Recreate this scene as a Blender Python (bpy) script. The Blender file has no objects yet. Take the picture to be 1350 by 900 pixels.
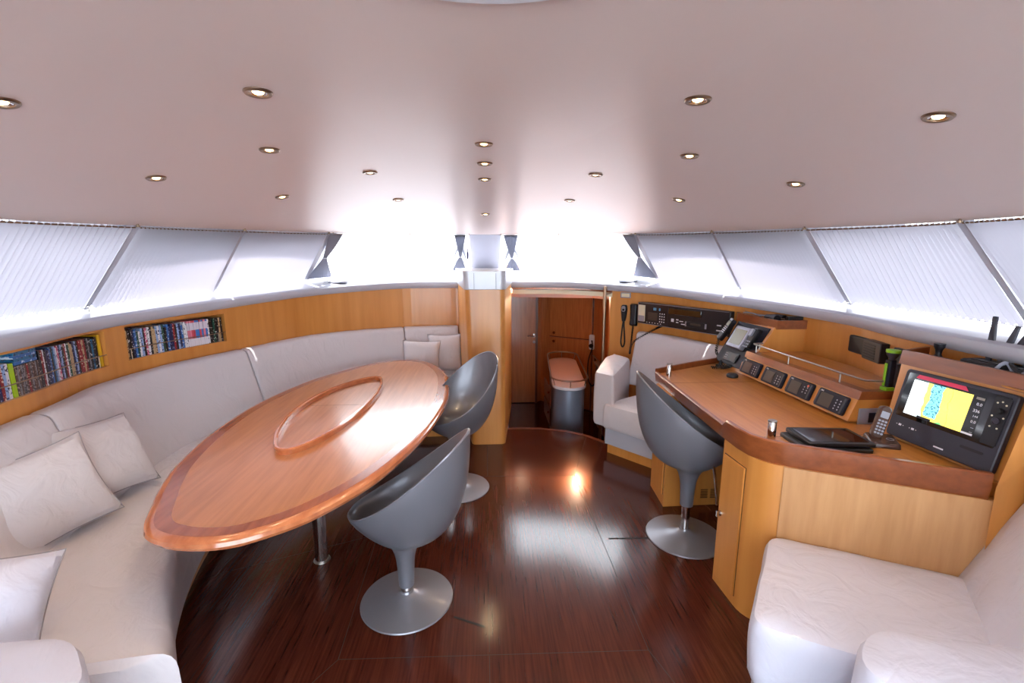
import bpy, math, random
from mathutils import Vector, Matrix, noise
random.seed(7)
PI = math.pi
SC = bpy.context.scene
COL = SC.collection

# ---------------------------------------------------------------- camera, sky, sun, exposure
cam_d = bpy.data.cameras.new('camera'); cam = bpy.data.objects.new('camera', cam_d); COL.objects.link(cam)
cam_d.sensor_width = 36.0; cam_d.lens = 16.0; cam_d.clip_start = 0.02; cam_d.clip_end = 400
_p, _y = math.radians(10.4), math.radians(3.3)
_f = Vector((math.sin(_y) * math.cos(_p), math.cos(_y) * math.cos(_p), -math.sin(_p)))
_r = Vector((math.cos(_y), -math.sin(_y), 0)); _u = _r.cross(_f)
_m = Matrix((_r, _u, -_f)).transposed().to_4x4(); _m.translation = (0, 0, 1.7)
cam.matrix_world = _m
SC.camera = cam

W = bpy.data.worlds.new('sky'); SC.world = W; W.use_nodes = True
bg = W.node_tree.nodes['Background']
bg.inputs['Color'].default_value = (0.88, 0.93, 1.0, 1); bg.inputs['Strength'].default_value = 2.35

sun_d = bpy.data.lights.new('sun', 'SUN'); sun = bpy.data.objects.new('sun', sun_d); COL.objects.link(sun)
sun_d.energy = 5.5; sun_d.angle = 0.02; sun_d.color = (1, 0.95, 0.88)
sun.rotation_euler = (math.radians(12), 0, 0)
sun.location = (0, 0, 12)

SC.view_settings.view_transform = 'Standard'; SC.view_settings.look = 'None'
SC.view_settings.gamma = 1.0; SC.view_settings.use_curve_mapping = False
SC.view_settings.exposure = 2.25
SC.cycles.use_denoising = True
SC.cycles.max_bounces = 10; SC.cycles.diffuse_bounces = 5; SC.cycles.glossy_bounces = 4
SC.cycles.transmission_bounces = 6; SC.cycles.transparent_max_bounces = 12
SC.cycles.sample_clamp_indirect = 6.0
SC.cycles.caustics_reflective = False; SC.cycles.caustics_refractive = False

# ---------------------------------------------------------------- materials
def new_mat(name):
    m = bpy.data.materials.new(name); m.use_nodes = True
    return m, m.node_tree.nodes, m.node_tree.links, m.node_tree.nodes['Principled BSDF']
def rgb(r, g, b):
    f = lambda c: ((c / 255.0) / 12.92 if c / 255.0 <= 0.04045 else (((c / 255.0) + 0.055) / 1.055) ** 2.4)
    return (f(r), f(g), f(b), 1)
def plain(name, c, rough=0.5, metal=0.0, coat=0.0, bump=0.0, bscale=60, spec=None, emit=None, es=1):
    m, n, l, b = new_mat(name)
    b.inputs['Base Color'].default_value = c; b.inputs['Roughness'].default_value = rough
    b.inputs['Metallic'].default_value = metal; b.inputs['Coat Weight'].default_value = coat
    b.inputs['Coat Roughness'].default_value = 0.08
    if spec is not None: b.inputs['Specular IOR Level'].default_value = spec
    t = n.new('ShaderNodeTexCoord'); nz = n.new('ShaderNodeTexNoise'); nz.inputs['Scale'].default_value = bscale
    l.new(t.outputs['Object'], nz.inputs['Vector'])
    if bump:
        bp = n.new('ShaderNodeBump'); bp.inputs['Strength'].default_value = bump; bp.inputs['Distance'].default_value = 0.01
        l.new(nz.outputs['Fac'], bp.inputs['Height']); l.new(bp.outputs['Normal'], b.inputs['Normal'])
    if emit:
        b.inputs['Emission Color'].default_value = emit; b.inputs['Emission Strength'].default_value = es
    return m
def wood(name, c1, c2, scale=(9, 9, 0.5), rough=0.3, coat=0.3, fine=6.0, crough=0.12, rot=(0, 0, 0), panel=0.35):
    m, n, l, b = new_mat(name)
    t = n.new('ShaderNodeTexCoord'); mp = n.new('ShaderNodeMapping')
    mp.inputs['Scale'].default_value = scale; mp.inputs['Rotation'].default_value = rot
    l.new(t.outputs['Object'], mp.inputs['Vector'])
    a = n.new('ShaderNodeTexNoise'); a.inputs['Scale'].default_value = 1.0; a.inputs['Detail'].default_value = 3
    a.inputs['Distortion'].default_value = 0.6
    c = n.new('ShaderNodeTexNoise'); c.inputs['Scale'].default_value = fine; c.inputs['Detail'].default_value = 4
    l.new(mp.outputs['Vector'], a.inputs['Vector']); l.new(mp.outputs['Vector'], c.inputs['Vector'])
    mx = n.new('ShaderNodeMix'); mx.data_type = 'FLOAT'; mx.inputs['Factor'].default_value = panel
    l.new(c.outputs['Fac'], mx.inputs[2]); l.new(a.outputs['Fac'], mx.inputs[3])
    r = n.new('ShaderNodeValToRGB'); r.color_ramp.elements[0].position = 0.3; r.color_ramp.elements[1].position = 0.68
    r.color_ramp.elements[0].color = c1; r.color_ramp.elements[1].color = c2
    l.new(mx.outputs[0], r.inputs['Fac']); l.new(r.outputs['Color'], b.inputs['Base Color'])
    b.inputs['Roughness'].default_value = rough; b.inputs['Coat Weight'].default_value = coat
    b.inputs['Coat Roughness'].default_value = crough
    return m

M = {}
M['honey'] = wood('honey_wood', rgb(190, 122, 54), rgb(216, 150, 78), (4.5, 4.5, 0.3), 0.35, 0.25, panel=0.7)
M['honey_h'] = wood('honey_wood_top', rgb(174, 108, 44), rgb(200, 136, 68), (7, 0.6, 7), 0.3, 0.35)
M['pale'] = wood('pale_wood', rgb(180, 130, 82), rgb(204, 156, 106), (5, 5, 0.5), 0.35, 0.25)
M['table'] = wood('cherry_table', rgb(156, 98, 62), rgb(184, 124, 84), (8, 0.5, 8), 0.3, 0.25, rot=(0, 0, 0.2))
M['tableband'] = wood('table_band', rgb(128, 66, 38), rgb(160, 90, 56), (8, 0.7, 8), 0.25, 0.5)
M['tableedge'] = wood('table_edge', rgb(162, 90, 54), rgb(196, 122, 80), (6, 1.0, 6), 0.2, 0.7, crough=0.06)
M['trim'] = wood('red_trim_wood', rgb(116, 58, 26), rgb(146, 80, 42), (6, 1.2, 6), 0.3, 0.4)
M['cabin'] = wood('cabin_wood', rgb(172, 96, 50), rgb(204, 126, 72), (6, 6, 0.5), 0.3, 0.35)
M['cabin_up'] = wood('cabin_wood_panel', rgb(172, 96, 50), rgb(204, 126, 72), (6, 0.5, 6), 0.3, 0.35)
M['cabin_dark'] = wood('cabin_dark_wood', rgb(92, 46, 28), rgb(120, 62, 38), (6, 6, 0.5), 0.3, 0.35)
M['floor'] = wood('wenge_floor', rgb(50, 21, 15), rgb(84, 40, 29), (26, 1.0, 26), 0.15, 0.0, fine=4.0, crough=0.12)
M['floor'].node_tree.nodes['Principled BSDF'].inputs['Specular IOR Level'].default_value = 0.5
next(n for n in M['floor'].node_tree.nodes if n.type == 'TEX_NOISE' and n.inputs['Scale'].default_value == 1.0).inputs['Distortion'].default_value = 0.05
M['seam'] = plain('floor_seam', rgb(24, 12, 9), 0.6)
M['ceil'] = plain('ceiling_satin', rgb(218, 200, 192), 0.36, 0, 0.04, spec=0.32)
M['ceil'].node_tree.nodes['Principled BSDF'].inputs['Coat Roughness'].default_value = 0.25
M['white'] = plain('white_gelcoat', rgb(226, 226, 230), 0.3, 0, 0.2)
M['grey_sill'] = plain('grey_sill', rgb(178, 178, 188), 0.4, 0, 0.1)
M['cap'] = plain('silver_cap', rgb(196, 198, 206), 0.3, 0.15, 0.2)
M['chrome'] = plain('chrome', rgb(215, 210, 208), 0.13, 1.0)
M['steel'] = plain('brushed_steel', rgb(170, 165, 160), 0.3, 1.0)
M['nickel'] = plain('nickel_ring', rgb(150, 128, 108), 0.35, 1.0)
M['chair'] = plain('silver_plastic', rgb(118, 119, 128), 0.34, 0.35, 0.2)
M['chairbase'] = plain('silver_base', rgb(136, 136, 144), 0.33, 0.5, 0.1)
M['island'] = plain('blue_grey_metal', rgb(132, 142, 160), 0.35, 0.35, 0.1)
M['black'] = plain('black_plastic', rgb(17, 17, 25), 0.42)
M['navy'] = plain('dark_navy_plastic', rgb(26, 28, 42), 0.5, spec=.25)
M['bezel'] = plain('charcoal_bezel', rgb(44, 44, 56), 0.45)
M['rubber'] = plain('black_rubber', rgb(20, 20, 24), 0.6)
M['gloss'] = plain('black_glass', rgb(10, 9, 12), 0.06, 0, 0.5)
M['lcd'] = plain('lcd_grey', rgb(70, 62, 56), 0.4, spec=.3)
M['lcdgreen'] = plain('lcd_green', rgb(128, 126, 92), 0.25)
M['silver'] = plain('silver_plastic_trim', rgb(150, 152, 164), 0.35, 0.3)
M['print'] = plain('white_print', rgb(225, 225, 232), 0.6)
M['blueprint'] = plain('blue_print', rgb(96, 150, 190), 0.6)
M['brown'] = plain('brown_plastic', rgb(74, 50, 42), 0.25, 0, 0.3)
M['green'] = plain('lime_green', rgb(130, 186, 30), 0.45)
M['red'] = plain('crimson', rgb(150, 20, 50), 0.3, emit=rgb(190, 30, 70), es=0.15)
M['coral'] = plain('coral_button', rgb(214, 110, 90), .5)
M['cream'] = plain('cream_label', rgb(226, 218, 190), 0.6)
M['dark'] = plain('dark_recess', rgb(14, 11, 10), 0.8)
M['socket'] = plain('white_socket', rgb(225, 225, 230), 0.4)
M['cable'] = plain('grey_cable', rgb(150, 155, 170), 0.5)
M['shelfgrey'] = plain('grey_laminate', rgb(150, 146, 140), 0.5)

def leather(name, c):
    m, n, l, b = new_mat(name)
    b.inputs['Base Color'].default_value = c; b.inputs['Roughness'].default_value = 0.48
    b.inputs['Coat Weight'].default_value = 0.05
    t = n.new('ShaderNodeTexCoord')
    mp = n.new('ShaderNodeMapping'); mp.inputs['Scale'].default_value = (1, 1, 0.55); l.new(t.outputs['Object'], mp.inputs['Vector'])
    a = n.new('ShaderNodeTexNoise'); a.inputs['Scale'].default_value = 9; a.inputs['Detail'].default_value = 3; a.inputs['Distortion'].default_value = 1.2
    c2 = n.new('ShaderNodeTexNoise'); c2.inputs['Scale'].default_value = 180; c2.inputs['Detail'].default_value = 2
    l.new(mp.outputs['Vector'], a.inputs['Vector']); l.new(t.outputs['Object'], c2.inputs['Vector'])
    b1 = n.new('ShaderNodeBump'); b1.inputs['Strength'].default_value = 0.5; b1.inputs['Distance'].default_value = 0.02
    b2 = n.new('ShaderNodeBump'); b2.inputs['Strength'].default_value = 0.08; b2.inputs['Distance'].default_value = 0.003
    l.new(a.outputs['Fac'], b1.inputs['Height']); l.new(c2.outputs['Fac'], b2.inputs['Height'])
    l.new(b1.outputs['Normal'], b2.inputs['Normal']); l.new(b2.outputs['Normal'], b.inputs['Normal'])
    return m
M['leather'] = leather('ivory_leather', rgb(207, 201, 204))
M['leather2'] = leather('white_leather', rgb(206, 206, 220))
M['piping'] = plain('leather_piping', rgb(160, 156, 160), 0.8, spec=.1)

def mat_blind():
    m, n, l, b = new_mat('pleated_fabric')
    out = n['Material Output']
    d = n.new('ShaderNodeBsdfDiffuse'); t = n.new('ShaderNodeBsdfTranslucent'); mx = n.new('ShaderNodeMixShader')
    d.inputs['Color'].default_value = rgb(220, 218, 224); t.inputs['Color'].default_value = rgb(152, 149, 157)
    mx.inputs['Fac'].default_value = 0.45
    l.new(d.outputs[0], mx.inputs[1]); l.new(t.outputs[0], mx.inputs[2]); l.new(mx.outputs[0], out.inputs['Surface'])
    return m
M['blind'] = mat_blind()
def mat_curtain():
    m, n, l, b = new_mat('grey_curtain')
    out = n['Material Output']
    d = n.new('ShaderNodeBsdfDiffuse'); t = n.new('ShaderNodeBsdfTranslucent'); mx = n.new('ShaderNodeMixShader')
    d.inputs['Color'].default_value = rgb(176, 178, 190); t.inputs['Color'].default_value = rgb(150, 154, 168)
    mx.inputs['Fac'].default_value = 0.4
    l.new(d.outputs[0], mx.inputs[1]); l.new(t.outputs[0], mx.inputs[2]); l.new(mx.outputs[0], out.inputs['Surface'])
    return m
M['curtain'] = mat_curtain()
def mat_glass():
    m, n, l, b = new_mat('window_glass')
    out = n['Material Output']
    tr = n.new('ShaderNodeBsdfTransparent'); tr.inputs['Color'].default_value = (0.93, 0.96, 0.97, 1)
    g = n.new('ShaderNodeBsdfGlossy'); g.inputs['Roughness'].default_value = 0.02
    fr = n.new('ShaderNodeFresnel'); fr.inputs['IOR'].default_value = 1.3
    mx = n.new('ShaderNodeMixShader')
    l.new(fr.outputs[0], mx.inputs['Fac']); l.new(tr.outputs[0], mx.inputs[1]); l.new(g.outputs[0], mx.inputs[2])
    l.new(mx.outputs[0], out.inputs['Surface'])
    return m
M['glass'] = mat_glass()
def mat_spine(name, c, c2, amt=0.5, scale=55):
    m, n, l, b = new_mat(name)
    t = n.new('ShaderNodeTexCoord'); mp = n.new('ShaderNodeMapping'); mp.inputs['Scale'].default_value = (1.4, 1.4, 0.8)
    oi = n.new('ShaderNodeObjectInfo'); va = n.new('ShaderNodeVectorMath'); va.operation = 'ADD'
    ml = n.new('ShaderNodeMath'); ml.operation = 'MULTIPLY'; ml.inputs[1].default_value = 37.0
    l.new(oi.outputs['Random'], ml.inputs[0]); l.new(t.outputs['Object'], mp.inputs['Vector'])
    l.new(mp.outputs['Vector'], va.inputs[0]); l.new(ml.outputs[0], va.inputs[1])
    nz = n.new('ShaderNodeTexNoise'); nz.inputs['Scale'].default_value = scale; nz.inputs['Detail'].default_value = 2
    l.new(va.outputs[0], nz.inputs['Vector'])
    r = n.new('ShaderNodeValToRGB'); r.color_ramp.interpolation = 'CONSTANT'
    r.color_ramp.elements[0].color = c; r.color_ramp.elements[1].color = c2; r.color_ramp.elements[1].position = amt
    l.new(nz.outputs['Fac'], r.inputs['Fac']); l.new(r.outputs['Color'], b.inputs['Base Color'])
    b.inputs['Roughness'].default_value = 0.3
    return m

# ---------------------------------------------------------------- mesh helpers
I4 = Matrix.Identity(4)
def frame(o, x, y):
    x = Vector(x).normalized(); z = x.cross(Vector(y)).normalized(); y = z.cross(x)
    m = Matrix((x, y, z)).transposed().to_4x4(); m.translation = Vector(o); return m
class MB:
    def __init__(s): s.v = []; s.f = []
    def add(s, vs, fs, Mx=I4):
        b = len(s.v); s.v += [Mx @ Vector(p) for p in vs]; s.f += [tuple(i + b for i in f) for f in fs]; return s
    def box(s, c, d, Mx=I4, top=1.0):
        x, y, z = d[0] / 2, d[1] / 2, d[2] / 2; cx, cy, cz = c; vs = []
        for sz in (-1, 1):
            k = top if sz > 0 else 1
            vs += [(cx - x * k, cy - y * k, cz + sz * z), (cx + x * k, cy - y * k, cz + sz * z), (cx + x * k, cy + y * k, cz + sz * z), (cx - x * k, cy + y * k, cz + sz * z)]
        return s.add(vs, [(3, 2, 1, 0), (4, 5, 6, 7), (0, 1, 5, 4), (1, 2, 6, 5), (2, 3, 7, 6), (3, 0, 4, 7)], Mx)
    def rbox(s, c, d, r, Mx=I4, n=4, ch=0.0):
        # rounded-corner slab in local xy, thickness z, small chamfer on front
        P = rrect(d[0], d[1], r, n); k = len(P); vs = []
        lay = [(-d[2] / 2, 0), (d[2] / 2 - ch, 0), (d[2] / 2, ch)] if ch else [(-d[2] / 2, 0), (d[2] / 2, 0)]
        for z, ins in lay:
            fx, fy = (d[0] / 2 - ins) / (d[0] / 2), (d[1] / 2 - ins) / (d[1] / 2)
            vs += [(c[0] + p[0] * fx, c[1] + p[1] * fy, c[2] + z) for p in P]
        fs = []
        for j in range(len(lay) - 1):
            fs += [(j * k + i, j * k + (i + 1) % k, (j + 1) * k + (i + 1) % k, (j + 1) * k + i) for i in range(k)]
        fs += [tuple(range(k - 1, -1, -1)), tuple((len(lay) - 1) * k + i for i in range(k))]
        return s.add(vs, fs, Mx)
    def prism(s, P, z0, z1, Mx=I4):
        k = len(P); a = sum(P[i][0] * P[(i + 1) % k][1] - P[(i + 1) % k][0] * P[i][1] for i in range(k))
        if a < 0: P = P[::-1]
        vs = [(p[0], p[1], z0) for p in P] + [(p[0], p[1], z1) for p in P]
        return s.add(vs, [tuple(range(k - 1, -1, -1)), tuple(range(k, 2 * k))] + [(i, (i + 1) % k, k + (i + 1) % k, k + i) for i in range(k)], Mx)
    def loft(s, R, closed=True, caps=True, Mx=I4, loop=False):
        k = len(R[0]); vs = [p for r in R for p in r]; fs = []
        N = len(R)
        for j in range(N if loop else N - 1):
            j2 = (j + 1) % N
            for i in range(k if closed else k - 1):
                fs.append((j * k + i, j * k + (i + 1) % k, j2 * k + (i + 1) % k, j2 * k + i))
        if caps and not loop: fs += [tuple(range(k - 1, -1, -1)), tuple((N - 1) * k + i for i in range(k))]
        return s.add(vs, fs, Mx)
    def tube(s, pts, r, n=10, Mx=I4, loop=False, caps=True):
        pts = [Vector(p) for p in pts]; R = []; N = len(pts)
        rr = r if isinstance(r, (list, tuple)) else [r] * N
        up = None
        for i, p in enumerate(pts):
            if loop: t = pts[(i + 1) % N] - pts[i - 1]
            else: t = pts[min(i + 1, N - 1)] - pts[max(i - 1, 0)]
            t.normalize()
            if up is None: up = Vector((0, 0, 1)) if abs(t.z) < 0.9 else Vector((1, 0, 0))
            a = t.cross(up).normalized(); b = a.cross(t).normalized(); up = b
            R.append([p + (a * math.cos(2 * PI * k / n) + b * math.sin(2 * PI * k / n)) * rr[i] for k in range(n)])
        return s.loft(R, Mx=Mx, loop=loop, caps=caps)
    def lathe(s, prof, c=(0, 0, 0), n=32, Mx=I4, sx=1, sy=1):
        R = [[(c[0] + r * sx * math.cos(2 * PI * k / n), c[1] + r * sy * math.sin(2 * PI * k / n), c[2] + z) for k in range(n)] for r, z in prof]
        return s.loft(R, Mx=Mx)
    def grid(s, fn, nu, nv, Mx=I4):
        vs = [fn(i / nu, j / nv) for j in range(nv + 1) for i in range(nu + 1)]
        fs = [(j * (nu + 1) + i, j * (nu + 1) + i + 1, (j + 1) * (nu + 1) + i + 1, (j + 1) * (nu + 1) + i) for j in range(nv) for i in range(nu)]
        return s.add(vs, fs, Mx)
    def build(s, name, mat, parent=None, smooth=True, bevel=0, sub=0, solid=0, seg=2):
        me = bpy.data.meshes.new(name); me.from_pydata([tuple(v) for v in s.v], [], s.f); me.update()
        import bmesh
        bm = bmesh.new(); bm.from_mesh(me); bmesh.ops.recalc_face_normals(bm, faces=bm.faces); bm.to_mesh(me); bm.free()
        me.materials.append(M[mat] if isinstance(mat, str) else mat)
        o = bpy.data.objects.new(name, me); COL.objects.link(o)
        if smooth:
            for p in me.polygons: p.use_smooth = True
            me.set_sharp_from_angle(angle=math.radians(35))
        if solid:
            k = o.modifiers.new('solid', 'SOLIDIFY'); k.thickness = solid; k.offset = 0
        if bevel:
            k = o.modifiers.new('bevel', 'BEVEL'); k.width = bevel; k.segments = seg; k.limit_method = 'ANGLE'; k.angle_limit = math.radians(35)
            k.harden_normals = False
        if sub:
            k = o.modifiers.new('sub', 'SUBSURF'); k.levels = sub; k.render_levels = sub
        if parent: o.parent = parent
        return o
def rrect(w, h, r, n=4):
    P = []
    for cx, cy, a0 in ((w / 2 - r, h / 2 - r, 0), (-w / 2 + r, h / 2 - r, 90), (-w / 2 + r, -h / 2 + r, 180), (w / 2 - r, -h / 2 + r, 270)):
        for k in range(n + 1):
            a = math.radians(a0 + 90 * k / n); P.append((cx + r * math.cos(a), cy + r * math.sin(a)))
    return P
def roundpoly(P, r, n=4):
    o = []; N = len(P); r = r if isinstance(r, (list, tuple)) else [r] * N
    for i in range(N):
        a, b, c = Vector(P[i - 1]), Vector(P[i]), Vector(P[(i + 1) % N])
        ra = min(r[i], (a - b).length * 0.48, (c - b).length * 0.48)
        if ra <= 0: o.append(tuple(b)); continue
        p, q = b + (a - b).normalized() * ra, b + (c - b).normalized() * ra
        for k in range(n + 1):
            t = k / n; o.append(tuple(p * (1 - t) ** 2 + b * 2 * t * (1 - t) + q * t * t))
    return o
def catmull(P, n=12, closed=False):
    P = [Vector(p) for p in P]; N = len(P); o = []
    g = (lambda i: P[i % N]) if closed else (lambda i: P[0] * 2 - P[1] if i < 0 else (P[-1] * 2 - P[-2] if i >= N else P[i]))
    for i in range(N if closed else N - 1):
        a, b, c, d = g(i - 1), g(i), g(i + 1), g(i + 2)
        for k in range(n):
            t = k / n
            o.append(0.5 * ((2 * b) + (c - a) * t + (2 * a - 5 * b + 4 * c - d) * t * t + (3 * b - a - 3 * c + d) * t ** 3))
    if not closed: o.append(P[-1])
    return o
def empty(name, label, cat, group=None, Mx=None, loc=None):
    o = bpy.data.objects.new(name, None); COL.objects.link(o); o.empty_display_size = 0.05
    if Mx is not None: o.matrix_world = Mx
    if loc is not None: o.location = loc
    return tag(o, label, cat, group)
def tag(o, label, cat, group=None):
    o['label'] = label; o['category'] = cat
    if group: o['group'] = group
    return o
def struct(o): o['kind'] = 'structure'; return o
def place(o, Mx): o.matrix_world = Mx; return o
_fonts = {}
def text(s, size, Mx, mat, parent, name='lettering', align='LEFT', ext=0.0003):
    c = bpy.data.curves.new(name, 'FONT'); c.body = s; c.size = size; c.extrude = ext; c.align_x = align; c.resolution_u = 2
    t = bpy.data.objects.new('tmp', c); COL.objects.link(t); bpy.context.view_layer.update()
    me = bpy.data.meshes.new_from_object(t.evaluated_get(bpy.context.evaluated_depsgraph_get())); bpy.data.objects.remove(t)
    me.materials.clear(); me.materials.append(M[mat]); o = bpy.data.objects.new(name, me); COL.objects.link(o)
    if parent: o.parent = parent
    o.matrix_local = Mx; return o
T3 = Matrix.Translation

# ---------------------------------------------------------------- plan of the cabin
WALL = [(2.1, -1.6, 1.355), (2.12, 0, 1.355), (2.14, 1.2, 1.355), (2.22, 2.2, 1.355), (2.32, 2.7, 1.355), (2.29, 3.2, 1.36), (2.05, 3.8, 1.385), (1.68, 4.55, 1.415), (.95, 4.98, 1.45), (.3, 5.1, 1.45)]
WC = catmull(WALL)
WLn = [0.0]
for i in range(1, len(WC)): WLn.append(WLn[-1] + (WC[i].xy - WC[i - 1].xy).length)
def wall_at(side, L):
    i = 0
    while i < len(WLn) - 2 and WLn[i + 1] < L: i += 1
    t = (L - WLn[i]) / (WLn[i + 1] - WLn[i]); p = WC[i].lerp(WC[i + 1], t)
    a, b = WC[max(i - 1, 0)], WC[min(i + 2, len(WC) - 1)]
    tg = (b - a).xy.normalized()
    p = Vector((p.x * side, p.y, p.z)); tg = Vector((tg.x * side, tg.y, 0))
    nrm = Vector((-tg.y, tg.x, 0)) * (-1 if side > 0 else 1)
    # inward normal must point to the room's middle
    if (Vector((0, 2.6, 0)) - Vector((p.x, p.y, 0))).dot(nrm) < 0: nrm = -nrm
    return p, tg, nrm
def wall_frame(side, L, z, off=0.0):
    p, tg, nr = wall_at(side, L)
    x = tg if side < 0 else -tg
    return frame((p.x + nr.x * off, p.y + nr.y * off, z), x, (0, 0, 1))
EDGE = [(0, 5.09, 1.95), (.45, 5.1, 1.95), (1.05, 4.98, 1.948), (1.43, 4.36, 1.925), (1.70, 3.41, 1.895), (2.02, 2.85, 1.885), (2.18, 2.3, 1.872), (2.22, 1.8, 1.868), (2.25, 1.0, 1.868), (2.25, -1.6, 1.868)]
SILL = [(0, 5.9, 1.53), (.35, 5.9, 1.53), (.7, 5.85, 1.53), (1.3, 5.6, 1.51), (1.83, 4.7, 1.47), (2.25, 3.9, 1.40), (2.47, 2.95, 1.372), (2.42, 1.85, 1.37), (2.36, 1.0, 1.37), (2.3, -1.6, 1.37)]
EC = catmull(EDGE[:9]); SCv = catmull(SILL)
def ceil_z(x, y):
    x = abs(x)
    if y < 1: t, ze = x / 2.25, 1.868
    else:
        a = math.atan2(x, y - 1.0); ze, r0 = 1.868, 2.25
        for i in range(len(EC) - 1):
            a0, a1 = math.atan2(EC[i].x, EC[i].y - 1), math.atan2(EC[i + 1].x, EC[i + 1].y - 1)
            if a0 - 1e-9 <= a <= a1 + 1e-9:
                k = (a - a0) / max(a1 - a0, 1e-9); r0 = (1 - k) * math.hypot(EC[i].x, EC[i].y - 1) + k * math.hypot(EC[i + 1].x, EC[i + 1].y - 1)
                ze = EC[i].z * (1 - k) + EC[i + 1].z * k; break
        t = math.hypot(x, y - 1.0) / r0
    return ze + (2.20 - ze) * (1 - min(t, 1) ** 3)

# ---------------------------------------------------------------- floors
FLB = [(-2.3, -1.6), (2.3, -1.6), (2.45, 2.0), (2.4, 3.6), (1.9, 4.5), (1.42, 4.8), (1.25, 4.3), (1.12, 3.95), (.98, 4.13), (.80, 4.27), (.55, 4.355), (.3, 4.38), (.19, 4.37), (.17, 5.15), (-1.0, 5.2), (-1.9, 4.7), (-2.45, 3.6), (-2.45, 2.4)]
fl = struct(MB().prism(FLB, -0.05, 0).build('floor', 'floor', smooth=False))
sm = MB()
def strip(a, b, w=0.003):
    a, b = Vector((*a, 0)), Vector((*b, 0)); t = (b - a).normalized(); q = Vector((-t.y, t.x, 0)) * w / 2
    sm.add([a - q + Vector((0, 0, .0008)), b - q + Vector((0, 0, .0008)), b + q + Vector((0, 0, .0008)), a + q + Vector((0, 0, .0008))], [(0, 1, 2, 3)])
for a, b in [((-.65, 1.72), (.7, 1.69)), ((0.0, 1.7), (0.01, -1)), ((-.36, 3.37), (.69, 3.33)), ((0, 3.36), (0, 4.37)), ((.69, 3.33), (.7, 1.69)), ((-.65, 1.72), (-.72, 3.4)),
             ((.69, 3.33), (.95, 4.1)), ((.7, 1.69), (.95, .9)), ((-.65, 1.72), (-1.0, 1.2)), ((-1.62, 2.25), (-.7, 2.62)), ((0.0, 2.0), (0.0, 1.72))]: strip(a, b)
sm.build('floor_seam', 'seam', fl, smooth=False)
# small flush floor latches
lt = MB()
for a, b in [((-.17, 1.93), (-.02, 1.86)), ((.74, 2.5), (1.0, 2.49))]:
    a, b = Vector((*a, .001)), Vector((*b, .001)); t = (b - a).normalized(); q = Vector((-t.y, t.x, 0)) * .006
    lt.add([a - q, b - q, b + q, a + q], [(0, 1, 2, 3)])
lt.build('floor_slot', 'dark', fl, smooth=False)
edge = [(p[0], p[1]) for p in FLB[7:13]]
nose = MB(); R = []
for i, p in enumerate(edge):
    a = Vector(edge[max(i - 1, 0)]); b = Vector(edge[min(i + 1, len(edge) - 1)]); t = (b - a).normalized(); q = Vector((-t.y, t.x))
    if q.y > 0: q = -q
    R.append([(p[0] + q.x * .03, p[1] + q.y * .03, .001), (p[0] + q.x * .03, p[1] + q.y * .03, .003), (p[0] - q.x * .012, p[1] - q.y * .012, .003), (p[0] - q.x * .012, p[1] - q.y * .012, -.06)])
nose.loft(R); struct(nose.build('trim_1', 'cabin_dark', smooth=False))
ris = MB(); ris.loft([[(p[0], p[1], -.56), (p[0], p[1] , -.05), (p[0] + .001, p[1] + .02, -.05), (p[0] + .001, p[1] + .02, -.56)] for p in FLB[5:14]])
struct(ris.build('wall_step', 'cabin_dark', smooth=False))
struct(MB().prism([(0.0, 4.2), (1.2, 3.9), (2.2, 4.6), (2.2, 7.2), (0.0, 7.2)], -.60, -.55).build('floor_lower', 'floor', smooth=False))

# ---------------------------------------------------------------- side and front walls (with two shelf niches at port)
NICHE = [(3.725, 4.492, 1.045, 1.262), (4.644, 5.387, 1.045, 1.264)]
NICHE[0] = (3.45, 4.492, 1.045, 1.262)
def build_wall(side, L0, L1, name, niches=()):
    Ls = [L0 + (L1 - L0) * i / 90 for i in range(91)]
    for n in niches: Ls += [n[0], n[1]]
    Ls = sorted(set(round(v, 4) for v in Ls))
    mb = MB()
    for a, b in zip(Ls[:-1], Ls[1:]):
        mid = (a + b) / 2; hit = [n for n in niches if n[0] < mid < n[1]]
        pa, _, na = wall_at(side, a); pb, _, nb = wall_at(side, b)
        za, zb = pa.z - .07, pb.z - .07
        def q(z0a, z0b, z1a, z1b): mb.add([(pa.x, pa.y, z0a), (pb.x, pb.y, z0b), (pb.x, pb.y, z1b), (pa.x, pa.y, z1a)], [(0, 1, 2, 3)])
        if hit:
            n = hit[0]; q(0, 0, n[2], n[2]); q(n[3], n[3], za, zb)
        else: q(0, 0, za, zb)
    for n in niches:
        sub = [v for v in Ls if n[0] - 1e-6 <= v <= n[1] + 1e-6]
        D = 0.155
        prev = None
        for v in sub:
            p, _, nr = wall_at(side, v); o = Vector((p.x - nr.x * D, p.y - nr.y * D))
            if prev:
                pp, oo = prev
                mb.add([(pp.x, pp.y, n[2]), (p.x, p.y, n[2]), (o.x, o.y, n[2]), (oo.x, oo.y, n[2])], [(0, 1, 2, 3)])
                mb.add([(pp.x, pp.y, n[3]), (p.x, p.y, n[3]), (o.x, o.y, n[3]), (oo.x, oo.y, n[3])], [(0, 1, 2, 3)])
                mb.add([(oo.x, oo.y, n[2]), (o.x, o.y, n[2]), (o.x, o.y, n[3]), (oo.x, oo.y, n[3])], [(0, 1, 2, 3)])
            if v in (sub[0], sub[-1]): mb.add([(p.x, p.y, n[2]), (o.x, o.y, n[2]), (o.x, o.y, n[3]), (p.x, p.y, n[3])], [(0, 1, 2, 3)])
            prev = (p, o)
    return struct(mb.build(name, 'honey'))
LTOT = WLn[-1]
build_wall(-1, 0, LTOT, 'wall_left', NICHE)
build_wall(1, 0, 6.735, 'wall_right')
struct(MB().box((-.32, 5.12, .7), (.1, .05, 1.4)).build('wall_front', 'honey'))
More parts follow.
